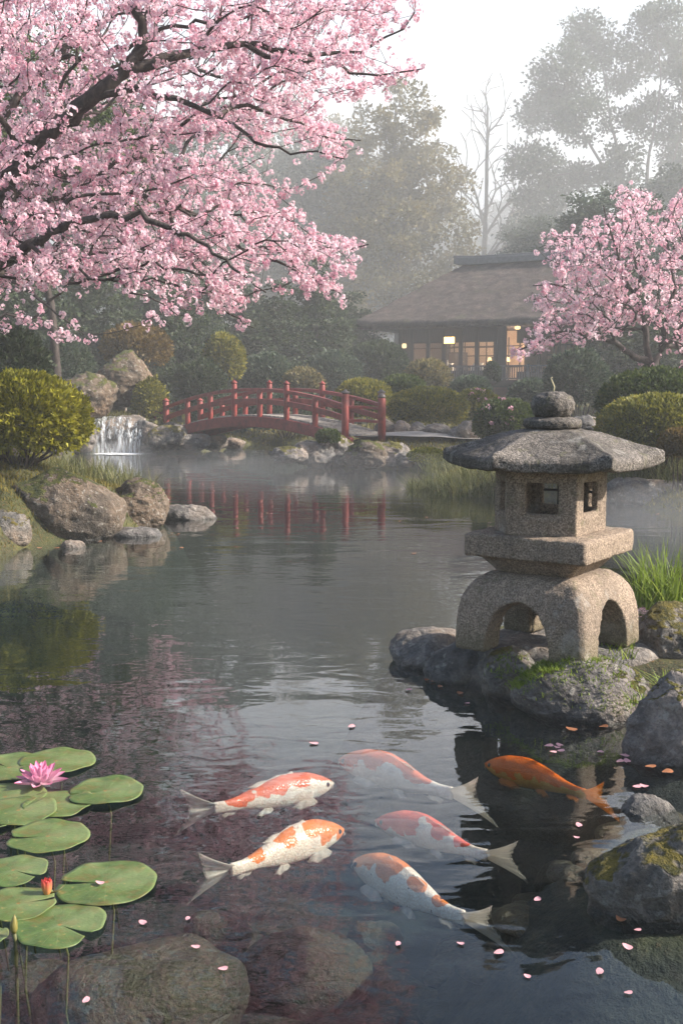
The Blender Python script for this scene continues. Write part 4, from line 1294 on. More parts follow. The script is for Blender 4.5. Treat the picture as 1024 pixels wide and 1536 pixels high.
    for i, (x, y, hh) in enumerate(((1.95, 1.3, 0.0), (3.65, 1.1, 0.0), (4.6, 1.5, 0.0))):
        p = Mh @ Vector((x, y, FL + 0.01))
        tb = empty('dining_table', p, RZ)
        tag(tb, ['white covered table behind the left lit window', 'white covered table behind the middle lit window', 'white covered table behind the right lit window'][i], 'table', 'tables inside the tea house')
        MB().lathe([(0.40, 0.0), (0.37, 0.35), (0.36, 0.74), (0.0, 0.75)], 20).build('tablecloth', M_CLOTH, tb, smooth=True)
        b_ = MB(); b_.lathe([(0.03, 0.75), (0.05, 0.80), (0.04, 0.90), (0.015, 0.96), (0.015, 1.02)], 10); b_.lathe([(0.05, 0.75), (0.12, 0.86)], 10, (0.18, 0, 0)); b_.lathe([(0.05, 0.75), (0.10, 0.84)], 10, (-0.18, 0.02, 0))
        vs = b_.build('table_ware', M_CLOTH, None, smooth=True); vs.location = p
        vs.name = 'crockery'; tag(vs, ['pale crockery on the left table in the tea house', 'pale crockery on the middle table in the tea house', 'pale crockery on the right table in the tea house'][i], 'crockery')
        q = Mh @ Vector((x + (0.35, 0.25, 0.1)[i], y + 0.9, FL))
        lp = empty('floor_lamp', q); tag(lp, ['glowing lamp by the left table inside the tea house', 'glowing lamp behind the middle window of the tea house', 'glowing lamp near the right window of the tea house'][i], 'lamp', 'lamps inside the tea house')
        MB().lathe([(0.10, 0), (0.02, 0.03), (0.02, 0.95)], 10).build('stand', M_WOOD, lp)
        MB().lathe([(0.12, 0.95), (0.07, 1.15), (0.02, 1.16)], 12).build('lamp_shade', lamp_m, lp, smooth=True)
        ld = bpy.data.lights.new('lamp_light', 'POINT'); ld.energy = 85; ld.color = (1.0, 0.72, 0.50); ld.shadow_soft_size = 0.15
        lo_ = bpy.data.objects.new('lamp_light', ld); COL.objects.link(lo_); lo_.parent = lp; lo_.location = (0, -0.1, 1.45)
build_house()
def interior():
    org = Vector((2.94, 55.0, 0.9)); Mh = Matrix.Translation(org) @ Matrix.Rotation(R(-29), 4, 'Z')
    for (x, y, w, hh, lb) in ((1.1, 4.6, 0.9, 1.5, 'tall dark cabinet inside the tea house behind the left windows'), (3.0, 5.0, 0.5, 1.25, 'narrow dark cabinet inside the tea house behind the middle windows'), (5.0, 4.9, 0.7, 0.95, 'low dark chest inside the tea house behind the right window')):
        c_ = empty('cabinet', Mh @ Vector((x, y, 1.01)), R(-29)); tag(c_, lb, 'cabinet', 'cabinets inside the tea house')
        MB().box((0, 0, hh / 2), (w, 0.45, hh)).build('carcass', M_WOOD, c_, bevel=0.01)
        for sg in (-1, 1): MB().box((sg * w * 0.245, -0.235, hh / 2), (w * 0.46, 0.02, hh * 0.9)).build('cabinet_door', M_BOARD, c_)
interior()
# ============================================================ plants
def rand_rot(n, r_):
    q = r_.normal(size=(n, 4)); q /= np.linalg.norm(q, axis=1)[:, None]
    w, x, y, z = q.T
    return np.stack([np.stack([1-2*(y*y+z*z), 2*(x*y-z*w), 2*(x*z+y*w)], 1),
                     np.stack([2*(x*y+z*w), 1-2*(x*x+z*z), 2*(y*z-x*w)], 1),
                     np.stack([2*(x*z-y*w), 2*(y*z+x*w), 1-2*(x*x+y*y)], 1)], 1)
def leaves(C, D, size, aspect, r_, spread=0.8, fold=0.15, jit=0.35):
    """kite-shaped leaves at C growing roughly along D"""
    n = len(C)
    u = D + r_.normal(size=(n, 3)) * spread
    u /= np.linalg.norm(u, axis=1)[:, None] + 1e-9
    w = r_.normal(size=(n, 3)); v = np.cross(u, w); v /= np.linalg.norm(v, axis=1)[:, None] + 1e-9
    k = np.cross(u, v)
    s = (size * (1 + jit * r_.uniform(-1, 1, n)))[:, None]
    b = C; t = C + u * s
    l = C + u * s * 0.45 + v * s * aspect * 0.5 + k * s * fold
    q = C + u * s * 0.45 - v * s * aspect * 0.5 + k * s * fold
    V = np.stack([b, l, t, q], 1).reshape(-1, 3)
    Fq = np.arange(n * 4).reshape(-1, 4)
    return V, Fq
def puff_points(tips, n_per, rad, r_, flat=0.7):
    """leaf places gathered in puffs round the twig tips"""
    T = np.repeat(np.asarray(tips), n_per, 0)
    d = r_.normal(size=T.shape); d /= np.linalg.norm(d, axis=1)[:, None]
    rr = rad * r_.uniform(0, 1, len(T)) ** 0.5
    o = d * rr[:, None]; o[:, 2] *= flat
    return T + o, d
class Skel:
    def __init__(self, r_):
        self.p, self.par, self.pl, self.rmin, self.chains, self.r_ = [], [], [], [], [], r_
        self.P = np.zeros((60000, 3)); self.PL = np.zeros(60000); self.n = 0
    def _add(self, p, par, rm=0.0):
        self.p.append(Vector(p)); self.par.append(par)
        pl = 0 if par < 0 else self.pl[par] + (self.p[par] - Vector(p)).length
        self.pl.append(pl); self.rmin.append(rm)
        self.P[self.n] = p; self.PL[self.n] = pl; self.n += 1
        return self.n - 1
    def limb(self, pts, r0, r1, step=0.12, jit=0.02, smooth=True):
        pts = [Vector(p) for p in pts]
        L = sum((pts[i + 1] - pts[i]).length for i in range(len(pts) - 1))
        n = max(3, int(L / step))
        q = catmull(pts, n)
        if self.n == 0: cur = self._add(q[0], -1, r0)
        else:
            cur = int(np.argmin(((self.P[:self.n] - np.array(q[0])) ** 2).sum(1)))
        ch = [cur]
        for i in range(1, n):
            t = i / (n - 1)
            j = Vector(self.r_.normal(size=3)) * jit
            cur = self._add(q[i] + j, cur, r0 + (r1 - r0) * t ** 0.8)
            ch.append(cur)
        self.chains.append(ch)
    def tip(self, target, step=0.12, bend=0.25, droop=0.0, wpath=0.3, jit=0.02):
        T = np.array(target)
        d = np.linalg.norm(self.P[:self.n] - T, axis=1)
        k = int(np.argmin(d + wpath * self.PL[:self.n] + 0.6 * np.maximum(0, self.P[:self.n, 2] - T[2])* 0))
        a = self.p[k]; b = Vector(target); dist = (b - a).length
        if dist < step * 1.5: return
        pa = self.par[k]
        dirp = (a - self.p[pa]).normalized() if pa >= 0 else (b - a).normalized()
        n = max(2, int(dist / step))
        c1 = a + dirp * dist * bend; c2 = b - (b - a) * 0.3 + Vector((0, 0, droop * dist))
        ch = [k]; cur = k
        for i in range(1, n + 1):
            t = i / n
            q = a * (1-t)**3 + c1 * 3*t*(1-t)**2 + c2 * 3*t*t*(1-t) + b * t**3
            q = q + Vector(self.r_.normal(size=3)) * jit * (1 if i < n else 0)
            cur = self._add(q, cur); ch.append(cur)
        self.chains.append(ch)
    def radii(self, rtip, expo=2.3):
        n = self.n; a = np.zeros(n); child = np.zeros(n)
        for i in range(n - 1, -1, -1):
            if a[i] == 0: a[i] = rtip ** expo
            if self.par[i] >= 0: a[self.par[i]] += a[i] * 1.0
        r_ = a ** (1 / expo)
        self.rad = np.maximum(r_, np.array(self.rmin))
        return self.rad
    def mesh(self, rmin=0.0, rmax=9e9, sides=None):
        """tube mesh of the chains whose first own radius lies in the range"""
        Vs, Fs, off = [], [], 0
        for ch in self.chains:
            r1 = self.rad[ch[1]]
            if not (rmin <= r1 < rmax): continue
            P = self.P[ch]; m = len(ch)
            rr = self.rad[ch].copy(); rr[0] = min(rr[0], r1 * 1.15)
            k = sides or (10 if r1 > 0.05 else 6 if r1 > 0.015 else 4 if r1 > 0.006 else 3)
            d = np.gradient(P, axis=0); d /= np.linalg.norm(d, axis=1)[:, None] + 1e-9
            s = np.cross(d, [0.31, 0.22, 0.92]); s /= np.linalg.norm(s, axis=1)[:, None] + 1e-9
            u = np.cross(s, d)
            a = np.arange(k) * 2 * np.pi / k
            ring = P[:, None] + (s[:, None] * np.cos(a)[None, :, None] + u[:, None] * np.sin(a)[None, :, None]) * rr[:, None, None]
            if r1 > 0.04:
                ring = ring + (s[:, None] * np.cos(a)[None, :, None] + u[:, None] * np.sin(a)[None, :, None]) * (rr[:, None, None] * 0.22 * fbm(ring.reshape(-1, 3) * 4, 2).reshape(m, k, 1))
            Vs.append(ring.reshape(-1, 3))
            i = np.arange(m - 1)[:, None] * k + np.arange(k)[None]
            j = np.arange(m - 1)[:, None] * k + (np.arange(k)[None] + 1) % k
            Fs.append(np.stack([i, j, j + k, i + k], 2).reshape(-1, 4) + off)
            off += m * k
        return np.concatenate(Vs), np.concatenate(Fs)
def sample_poly(poly, n, r_):
    poly = np.array(poly, float); lo, hi = poly.min(0), poly.max(0); out = []
    while len(out) < n:
        q = r_.uniform(lo, hi, (n * 2, 2))
        ins = np.zeros(len(q), bool)
        for i in range(len(poly)):
            a, b = poly[i], poly[(i + 1) % len(poly)]
            c = (a[1] > q[:, 1]) != (b[1] > q[:, 1])
            with np.errstate(divide='ignore', invalid='ignore'):
                xi = (b[0] - a[0]) * (q[:, 1] - a[1]) / (b[1] - a[1]) + a[0]
            ins ^= c & (q[:, 0] < xi)
        out += list(map(tuple, q[ins]))
    return out[:n]

# ---------------------------------------------- cherry blossom
def blossom_mat(name, cols, trans=0.45):
    g = G(name)
    r_ = g.attr('rnd')
    c = g.ramp(r_, [(i / (len(cols) - 1), c) for i, c in enumerate(cols)])
    p = g.pbsdf(c, 0.6, **{'Specular IOR Level': 0.2})
    return g.end(g.n('MixShader', {0: trans, 1: p, 2: g.n('BsdfTranslucent', {'Color': c}).outputs[0]}).outputs[0])
BLO = [(0.62, 0.22, 0.32), (0.82, 0.47, 0.56), (0.88, 0.61, 0.68), (0.91, 0.72, 0.77), (0.94, 0.83, 0.86)]
M_BLOS = blossom_mat('cherry blossom', BLO, 0.55)
M_CBARK = bark_mat('dark cherry bark', (0.016, 0.012, 0.011), (0.075, 0.058, 0.05))
def cluster_tpl(nf, petals, flen, rad, r_):
    """a pompom of small cupped flowers: vertices, quads, per-vertex tint"""
    V, Q, t = [], [], []
    dirs = r_.normal(size=(nf, 3)); dirs /= np.linalg.norm(dirs, axis=1)[:, None]
    for d in dirs:
        c = d * rad * r_.uniform(0.6, 1.1)
        a = np.cross(d, r_.normal(size=3)); a /= np.linalg.norm(a); b = np.cross(d, a)
        ft = r_.uniform(0.25, 1.0)
        for k in range(petals):
            an = 2 * math.pi * k / petals
            e = a * math.cos(an) + b * math.sin(an); s = -a * math.sin(an) + b * math.cos(an)
            o = len(V)
            L = flen * r_.uniform(0.85, 1.15)
            V += [c, c + e * L * 0.62 + s * L * 0.42 + d * L * 0.28, c + e * L + d * L * 0.30, c + e * L * 0.62 - s * L * 0.42 + d * L * 0.28]
            Q.append((o, o + 1, o + 2, o + 3))
            t += [ft * 0.55, ft, min(1, ft * 1.1), ft]
    return np.array(V), np.array(Q), np.array(t)
def scatter_clusters(pos, tpls, scale, r_):
    """pos: n x 3; returns one mesh's arrays"""
    Vs, Qs, Ts, off = [], [], [], 0
    which = r_.integers(0, len(tpls), len(pos))
    for k, (V, Q, t) in enumerate(tpls):
        P = pos[which == k]
        if not len(P): continue
        Rm = rand_rot(len(P), r_); s = scale * r_.uniform(0.7, 1.2, len(P))
        W = np.einsum('nij,vj->nvi', Rm, V) * s[:, None, None] + P[:, None]
        Vs.append(W.reshape(-1, 3))
        Qs.append((Q[None] + (np.arange(len(P)) * len(V))[:, None, None]).reshape(-1, 4) + off)
        base = r_.uniform(-0.22, 0.22, len(P))
        Ts.append(np.clip(t[None] + base[:, None], 0, 1).ravel())
        off += len(P) * len(V)
    return np.concatenate(Vs), np.concatenate(Qs), np.concatenate(Ts)
def blossom_sites(sk, rthr, dens, r_, off=0.045, sparse=0.25):
    pos = []
    for i in range(1, sk.n):
        if sk.par[i] < 0: continue
        rr = sk.rad[i]
        a, b = sk.P[sk.par[i]], sk.P[i]
        L = np.linalg.norm(b - a)
        lam = dens * L * (1.0 if rr < rthr else sparse if rr < rthr * 3 else 0.0)
        m = r_.poisson(lam)
        if m:
            t = r_.uniform(0, 1, m)[:, None]
            pos.append(a + (b - a) * t + r_.normal(size=(m, 3)) * off)
    return np.concatenate(pos)

def cherry_left():
    r_ = np.random.default_rng(21)
    t = empty('cherry_tree', (-6.6, 11.2, gz(-6.6, 11.2)))
    tag(t, 'big blossoming cherry tree with dark limbs reaching in from the upper left', 'tree', 'cherry trees in blossom')
    sk = Skel(r_)
    A = lambda x, y, Y: atY(x, y, Y)
    sk.limb([(-6.6, 11.2, 0.1), (-6.3, 11.1, 1.2), (-5.3, 11.0, 2.3), (-4.3, 11, 3.0)], 0.221, 0.136)
    sk.limb([(-4.3, 11, 3.0), A(0, 300, 11), A(35, 235, 10.9), A(85, 188, 10.8), A(135, 148, 10.6), A(180, 112, 10.5), A(206, 78, 10.5), A(214, 40, 10.5), A(195, -5, 10.4), A(180, -70, 10.3), A(200, -160, 10.2)], 0.115, 0.025)
    sk.limb([A(180, 112, 10.5), A(212, 96, 10.5), A(262, 86, 10.6), A(315, 72, 10.8), A(370, 70, 10.9), A(430, 78, 11.0), A(495, 82, 11.2), A(560, 70, 11.3), A(622, 22, 11.3)], 0.060, 0.007)
    sk.limb([A(370, 70, 10.9), A(420, 88, 10.7), A(500, 100, 10.6), A(560, 112, 10.6), A(628, 104, 10.5)], 0.030, 0.005)
    sk.limb([A(135, 148, 10.6), A(200, 136, 10.3), A(262, 150, 10.1), A(312, 172, 10.0), A(350, 190, 9.9), A(400, 222, 9.8), A(450, 230, 9.7), A(520, 240, 9.7)], 0.038, 0.005)
    sk.limb([A(310, 172, 10.0), A(370, 160, 10.3), A(430, 180, 10.4), A(480, 200, 10.5), A(542, 214, 10.5)], 0.025, 0.005)
    sk.limb([A(35, 235, 10.9), A(75, 262, 11.2), A(120, 264, 11.4), A(165, 274, 11.5), A(205, 290, 11.5), A(250, 306, 11.5), A(300, 328, 11.5), A(345, 358, 11.4), A(410, 372, 11.3), A(470, 372, 11.2), A(552, 366, 11.1)], 0.051, 0.006)
    sk.limb([A(250, 306, 11.5), A(264, 345, 11.2), A(290, 392, 11.0), A(318, 440, 10.9), A(345, 475, 10.8), A(378, 492, 10.8)], 0.024, 0.005)
    sk.limb([A(345, 358, 11.4), A(385, 385, 11.3), A(430, 400, 11.2), A(480, 425, 11.1), A(522, 450, 11.0)], 0.021, 0.005)
    sk.limb([A(35, 235, 10.9), A(18, 200, 10.6), A(-15, 160, 10.4), A(-60, 120, 10.2)], 0.043, 0.017)
    sk.limb([(-5.3, 11.0, 2.3), A(-40, 425, 10.2), A(0, 402, 10.0), A(45, 368, 9.9), A(82, 345, 9.8), A(130, 327, 9.7), A(205, 326, 9.6), A(262, 345, 9.5), A(310, 372, 9.4), A(350, 400, 9.3), A(395, 440, 9.3)], 0.072, 0.006)
    sk.limb([A(82, 345, 9.8), A(85, 320, 9.8), A(100, 300, 9.8), A(135, 290, 9.8), A(200, 285, 9.7), A(280, 270, 9.6)], 0.030, 0.007)
    sk.limb([A(45, 368, 9.9), A(70, 390, 9.7), A(110, 400, 9.5), A(160, 420, 9.4), A(205, 440, 9.3), A(262, 470, 9.3)], 0.025, 0.005)
    sk.limb([(-4.3, 11, 3.0), A(-60, 260, 12.2), A(0, 180, 12.6), A(80, 90, 12.8), A(170, 20, 12.9), A(300, -30, 12.8), A(420, -40, 12.6), A(520, -20, 12.4)], 0.076, 0.009)
    sk.limb([A(80, 90, 12.8), A(160, 80, 12.6), A(260, 40, 12.4), A(360, 25, 12.2), A(450, 20, 12.0), A(560, -10, 11.8)], 0.034, 0.007)
    P1 = [(-140, -120), (560, -120), (612, -30), (636, 12), (585, 48), (520, 52), (560, 85), (632, 104), (600, 128), (545, 140), (490, 140), (500, 175), (546, 214), (522, 246), (470, 226), (440, 190), (400, 225), (330, 200), (250, 230), (100, 260), (-140, 300)]
    P2 = [(-140, 180), (160, 200), (300, 240), (380, 262), (440, 290), (465, 303), (440, 335), (500, 352), (558, 362), (515, 382), (545, 410), (500, 415), (526, 455), (480, 445), (420, 415), (360, 430), (392, 490), (345, 480), (300, 425), (250, 400), (180, 420), (-140, 440)]
    P3 = [(-140, 300), (200, 330), (300, 380), (330, 430), (275, 474), (230, 440), (160, 440), (100, 430), (-140, 460)]
    tips = []
    for poly, n, (ya, yb) in ((P1, 1450, (9.6, 13.2)), (P2, 950, (9.4, 12.6)), (P3, 110, (9.0, 10.4))):
        for x, y in sample_poly(poly, n, r_):
            tips.append(A(x, y, r_.uniform(ya, yb)))
    root = np.array(A(0, 300, 11))
    tips.sort(key=lambda v: np.linalg.norm(np.array(v) - root) * r_.uniform(0.8, 1.2))
    for p in tips: sk.tip(p, step=0.10, bend=0.35, droop=0.05, wpath=0.35, jit=0.012)
    sk.radii(0.0032, 2.2)
    sk.rad = np.maximum(np.minimum(sk.rad, np.maximum(np.array(sk.rmin) * 1.15, 0.03)), 0.003)
    o = Vector(t.location)
    V, Q = sk.mesh(0.045); npmesh('trunk', V - np.array(o), Q, M_CBARK, t)
    V, Q = sk.mesh(0.0, 0.045); npmesh('branches', V - np.array(o), Q, M_CBARK, t)
    pos = blossom_sites(sk, 0.010, 17, r_, 0.045, 0.30)
    tp = [cluster_tpl(12, 5, 0.016, 0.036, r_) for _ in range(6)]
    V, Q, T = scatter_clusters(pos, tp, 1.0, r_)
    print('cherry left clusters', len(pos), 'quads', len(Q))
    npmesh('blossoms', V - np.array(o), Q, M_BLOS, t, attr={'rnd': T})
cherry_left()

def cherry_generic(loc, label, limbs, polys, seed, rtip, rcap, tpl, dens, off, scale=1.0, step=0.16, name='cherry_tree', wpath=0.35, mat=None):
    r_ = np.random.default_rng(seed)
    t = empty(name, loc); tag(t, label, 'tree', 'cherry trees in blossom')
    sk = Skel(r_)
    for pts, a, b in limbs: sk.limb(pts, a, b, step=step)
    tips = []
    for poly, n, (ya, yb) in polys:
        for x, y in sample_poly(poly, n, r_): tips.append(atY(x, y, r_.uniform(ya, yb)))
    root = np.array(limbs[0][0][-1])
    tips.sort(key=lambda v: np.linalg.norm(np.array(v) - root) * r_.uniform(0.8, 1.2))
    for p in tips: sk.tip(p, step=step, bend=0.35, droop=0.04, wpath=wpath, jit=0.02)
    sk.radii(rtip, 2.2)
    sk.rad = np.maximum(np.minimum(sk.rad, np.maximum(np.array(sk.rmin) * 1.15, rcap)), rtip)
    o = np.array(loc)
    V, Q = sk.mesh(0.05); npmesh('trunk', V - o, Q, M_CBARK, t)
    V, Q = sk.mesh(0.0, 0.05); npmesh('branches', V - o, Q, M_CBARK, t)
    pos = blossom_sites(sk, rtip * 4.5, dens, r_, off, 0.25)
    tp = [cluster_tpl(*tpl, r_) for _ in range(5)]
    V, Q, T = scatter_clusters(pos, tp, scale, r_)
    print(label, len(pos), len(Q))
    npmesh('blossoms', V - o, Q, mat or M_BLOS, t, attr={'rnd': T})
A = atY
# the farther tree on the left bank
bx, by = -7.6, 19.0
cherry_generic((bx, by, gz(bx, by)), 'second cherry tree farther back on the left bank, seen through the nearest branches',
    [([(bx, by, gz(bx, by) - 0.1), (-7.3, 19, 1.8), (-6.8, 19, 2.8)], 0.22, 0.16),
     ([(-6.8, 19, 2.8), A(0, 420, 18.6), A(60, 450, 18.2), A(110, 490, 18.0)], 0.06, 0.012),
     ([(-6.8, 19, 2.8), A(20, 340, 19), A(100, 330, 19), A(190, 370, 18.8), A(260, 420, 18.6)], 0.09, 0.015),
     ([(-6.8, 19, 2.8), A(0, 260, 19.5), A(60, 180, 19.6), A(140, 120, 19.6), A(260, 100, 19.5), A(380, 130, 19.3)], 0.12, 0.02),
     ([A(100, 330, 19), A(180, 280, 18.8), A(280, 250, 18.6), A(360, 260, 18.4)], 0.05, 0.012)],
    [([(-120, -80), (470, -70), (500, 40), (430, 120), (430, 200), (390, 290), (350, 370), (290, 430), (285, 472), (262, 470), (200, 420), (130, 440), (60, 440), (-120, 470)], 1000, (17.2, 21.0)),
     ([(-120, 440), (60, 440), (136, 510), (125, 524), (60, 500), (30, 510), (0, 528), (-120, 500)], 34, (17.2, 19.0))],
    31, 0.006, 0.04, (9, 5, 0.026, 0.046), 8.0, 0.07)
# the tree by the tea house
rx_, ry_ = A(982, 556, 24).x, 24.0
cherry_generic((rx_, ry_, gz(rx_, ry_)), 'pink cherry tree with a forked dark trunk on the right beside the tea house',
    [([(rx_ + .1, ry_, gz(rx_, ry_) - 0.1), A(982, 590, 24), A(976, 558, 24), A(972, 545, 24)], 0.17, 0.13),
     ([A(972, 545, 24), A(950, 535, 23.8), A(932, 520, 23.6), A(905, 508, 23.5), A(870, 500, 23.3), A(838, 498, 23.2), A(800, 515, 23.1), A(770, 530, 23)], 0.085, 0.014),
     ([A(972, 545, 24), A(968, 500, 24), A(962, 470, 24), A(950, 440, 24), A(930, 400, 24), A(915, 350, 24), A(905, 310, 24)], 0.08, 0.014),
     ([A(976, 558, 24), A(990, 520, 24.2), A(1000, 480, 24.3), A(1010, 430, 24.4), A(1000, 370, 24.5), A(990, 310, 24.5)], 0.09, 0.014),
     ([A(990, 520, 24.2), A(1015, 505, 24), A(1050, 490, 24), A(1090, 470, 24)], 0.07, 0.014),
     ([A(962, 470, 24), A(920, 450, 23.6), A(880, 440, 23.2), A(840, 430, 23), A(800, 428, 22.8)], 0.04, 0.012),
     ([A(905, 508, 23.5), A(890, 480, 23.6), A(850, 465, 23.6), A(810, 470, 23.4)], 0.03, 0.01),
     ([A(950, 440, 24), A(900, 400, 24.5), A(860, 370, 24.8), A(830, 350, 25)], 0.035, 0.01)],
    [([(930, 285), (960, 275), (1000, 300), (1040, 270), (1130, 300), (1150, 560), (1060, 545), (1000, 490), (960, 480), (925, 500), (905, 505), (860, 520), (835, 510), (800, 535), (775, 540), (765, 530), (790, 500), (805, 470), (780, 440), (830, 412), (800, 372), (822, 348), (870, 350), (865, 322), (905, 325)], 1200, (21.6, 26.6)),
     ([(1000, 500), (1060, 500), (1060, 570), (1010, 560)], 22, (22, 25))],
    32, 0.007, 0.045, (9, 5, 0.030, 0.052), 8.5, 0.08)

# ---------------------------------------------- shrubs
LG = {
 'lime': leaf_mat('lime shrub leaves', [(0.07, 0.08, 0.010), (0.20, 0.20, 0.018), (0.36, 0.34, 0.03), (0.52, 0.46, 0.06)], 0.4),
 'green': leaf_mat('green shrub leaves', [(0.02, 0.035, 0.010), (0.045, 0.07, 0.016), (0.08, 0.11, 0.022), (0.13, 0.15, 0.03)]),
 'gold': leaf_mat('golden green shrub leaves', [(0.05, 0.06, 0.012), (0.14, 0.145, 0.022), (0.26, 0.24, 0.035), (0.38, 0.31, 0.05)]),
 'brown': leaf_mat('bronze shrub leaves', [(0.05, 0.04, 0.012), (0.12, 0.08, 0.02), (0.19, 0.12, 0.03), (0.24, 0.17, 0.045)]),
 'grey': leaf_mat('grey green leaves', [(0.022, 0.038, 0.024), (0.045, 0.070, 0.042), (0.075, 0.105, 0.060), (0.12, 0.145, 0.08)]),
 'dark': leaf_mat('dark evergreen leaves', [(0.012, 0.022, 0.010), (0.028, 0.045, 0.018), (0.05, 0.072, 0.027), (0.08, 0.10, 0.035)]),
 'tan': leaf_mat('tan autumn leaves', [(0.06, 0.06, 0.025), (0.13, 0.12, 0.045), (0.22, 0.18, 0.07), (0.32, 0.24, 0.10)]),
 'pinkish': leaf_mat('reddish young leaves', [(0.12, 0.05, 0.035), (0.24, 0.10, 0.07), (0.36, 0.18, 0.13), (0.42, 0.27, 0.2)]),
}
M_TWIG = bark_mat('shrub twigs', (0.03, 0.02, 0.014), (0.09, 0.065, 0.045))
def shrub(label, px, py, Y, wpx, hpx, kind, n, leaf, seed, group=None, lump=0.13, name='shrub', base=None, dr=0.9, open_=0.0, dens=1.0, flowers=None, low=-0.45):
    """px,py: picture centre of the crown; sits down to the ground there"""
    r_ = np.random.default_rng(seed)
    c = A(px, py, Y); m = Y / F
    rx, rz = wpx * m / 2, hpx * m / 2; ry = rx * dr
    g0 = gz(c.x, Y) if base is None else base
    t = empty(name, (c.x, Y, g0)); tag(t, label, 'shrub', group)
    h = c.z - g0
    n = int(n * dens)
    d = r_.normal(size=(n, 3)); d /= np.linalg.norm(d, axis=1)[:, None]
    d = d[d[:, 2] > low - 0.3 * r_.uniform(0, 1, n)]
    n = len(d)
    lumps = 1 + lump * (fbm(d * 2.3 + seed, 3)) + lump * 0.7 * fbm(d * 6 + seed, 2)
    lumps = lumps + 0.28 * np.maximum(0, fbm(d * 15 + seed, 2) - 0.22)
    depth = np.minimum(r_.exponential(0.07 + open_, n), 0.6)
    P = d * (lumps - depth)[:, None] * np.array([rx, ry, rz]) + np.array([0, 0, h])
    nn = d / np.array([rx, ry, rz]); nn /= np.linalg.norm(nn, axis=1)[:, None]
    nn[:, 2] += 0.35
    V, Q = leaves(P, nn, leaf, 0.5, r_, spread=0.55)
    tint = np.repeat(np.clip(r_.uniform(0, 1, n) * 0.75 + 0.18 - depth * 0.8 , 0, 1), 4)
    npmesh('foliage', V, Q, LG[kind], t, attr={'rnd': np.repeat(r_.uniform(0, 1, n), 4)})
    # stems fanning from the ground
    mb = MB()
    ns = 26 if leaf * F / Y > 6 else 12
    for k in range(ns):
        a = r_.uniform(0, 6.283); e = r_.uniform(0.25, 1.3)
        end = np.array([math.cos(a) * math.cos(e) * rx, math.sin(a) * math.cos(e) * ry, h + math.sin(e) * rz * 0.8]) * 0.9
        st = np.array([math.cos(a) * rx * 0.10, math.sin(a) * ry * 0.10, -0.08])
        mid = st * 0.5 + end * 0.5 + np.array([math.cos(a) * rx * 0.05, math.sin(a) * ry * 0.05, -0.12 * h])
        pts = catmull([st, st * 0.75 + mid * 0.25 + r_.normal(size=3) * 0.02, mid + r_.normal(size=3) * 0.03, end], 9)
        w = 0.02 * (rx / 0.6) ** 0.5
        mb.tube(pts, list(np.linspace(w, w * 0.25, 9)), 5)
    mb.build('stems', M_TWIG, t, smooth=True)
    if flowers:
        k = flowers[1]
        dd = r_.normal(size=(k, 3)); dd /= np.linalg.norm(dd, axis=1)[:, None]; dd[:, 2] = np.abs(dd[:, 2]); dd[:, 1] = -np.abs(dd[:, 1])
        Pf = dd * np.array([rx, ry, rz]) * 1.03 + np.array([0, 0, h])
        tp = [cluster_tpl(4, 5, 0.03, 0.03, r_) for _ in range(3)]
        Vf, Qf, Tf = scatter_clusters(Pf, tp, flowers[0], r_)
        npmesh('flowers', Vf, Qf, M_BLOS, t, attr={'rnd': Tf * 0.5})
    return t
GB = 'clipped shrubs around the pond'
shrub('big bright lime green shrub on the left bank', 26, 630, 12.4, 214, 136, 'lime', 34000, 0.055, 1, lump=0.17, low=-0.45, name='round_shrub', open_=0.03)
shrub('large clipped round shrub in the middle behind the stone row', 642, 613, 25.6, 118, 60, 'gold', 16000, 0.075, 2, GB, 0.06, name='round_shrub')
shrub('yellow green shrub right behind the red bridge end', 545, 602, 28.5, 86, 62, 'gold', 9000, 0.10, 3, GB, 0.12, name='round_shrub')
shrub('small dark clipped shrub between the yellow one and the tea house', 603, 582, 30.5, 62, 34, 'green', 6000, 0.10, 4, GB, 0.07, name='round_shrub')
shrub('low yellowish shrub with pink flowers right of the large round shrub', 715, 612, 26.5, 72, 50, 'gold', 7000, 0.09, 5, GB, 0.14, flowers=(1.6, 26))
shrub('dark green shrub with pink flowers left of the lantern finial', 758, 634, 20.5, 92, 66, 'green', 11000, 0.07, 6, GB, 0.14, flowers=(1.3, 12))
shrub('dark green clipped shrub at the right edge below the cherry tree', 985, 606, 17.5, 170, 100, 'green', 20000, 0.07, 7, GB, 0.08, name='round_shrub')
shrub('bronze green rounded shrub right of the lantern roof', 984, 640, 15.6, 172, 92, 'gold', 22000, 0.06, 8, GB, 0.06, name='round_shrub')
shrub('small bronze shrub low at the right edge', 1022, 668, 14.6, 66, 46, 'brown', 8000, 0.05, 9, GB, 0.08, name='round_shrub')
shrub('loose pale yellow shrub in front of the tea house left corner', 640, 566, 38, 68, 50, 'tan', 7000, 0.11, 10, GB, 0.2, open_=0.12)
shrub('big dark shrub under the cherry tree right of the tea house veranda', 865, 575, 31, 96, 96, 'grey', 12000, 0.11, 11, GB, 0.18, open_=0.08)
shrub('grey green shrub below the tea house veranda', 705, 583, 34, 56, 34, 'grey', 5000, 0.10, 12, GB, 0.2, open_=0.1)
shrub('small shrub between the veranda and the dark shrub', 800, 590, 33, 70, 40, 'grey', 5000, 0.10, 13, GB, 0.2, open_=0.1)
shrub('small dark conifer shrub in front of the veranda edge', 738, 562, 42, 20, 34, 'dark', 1800, 0.12, 14, None, 0.1)
shrub('dark rounded evergreen shrub left of the tea house', 566, 548, 44, 88, 66, 'dark', 9000, 0.15, 15, None, 0.12)
shrub('yellow green round shrub behind the left half of the bridge', 336, 540, 34, 58, 72, 'gold', 6000, 0.12, 16, None, 0.14)
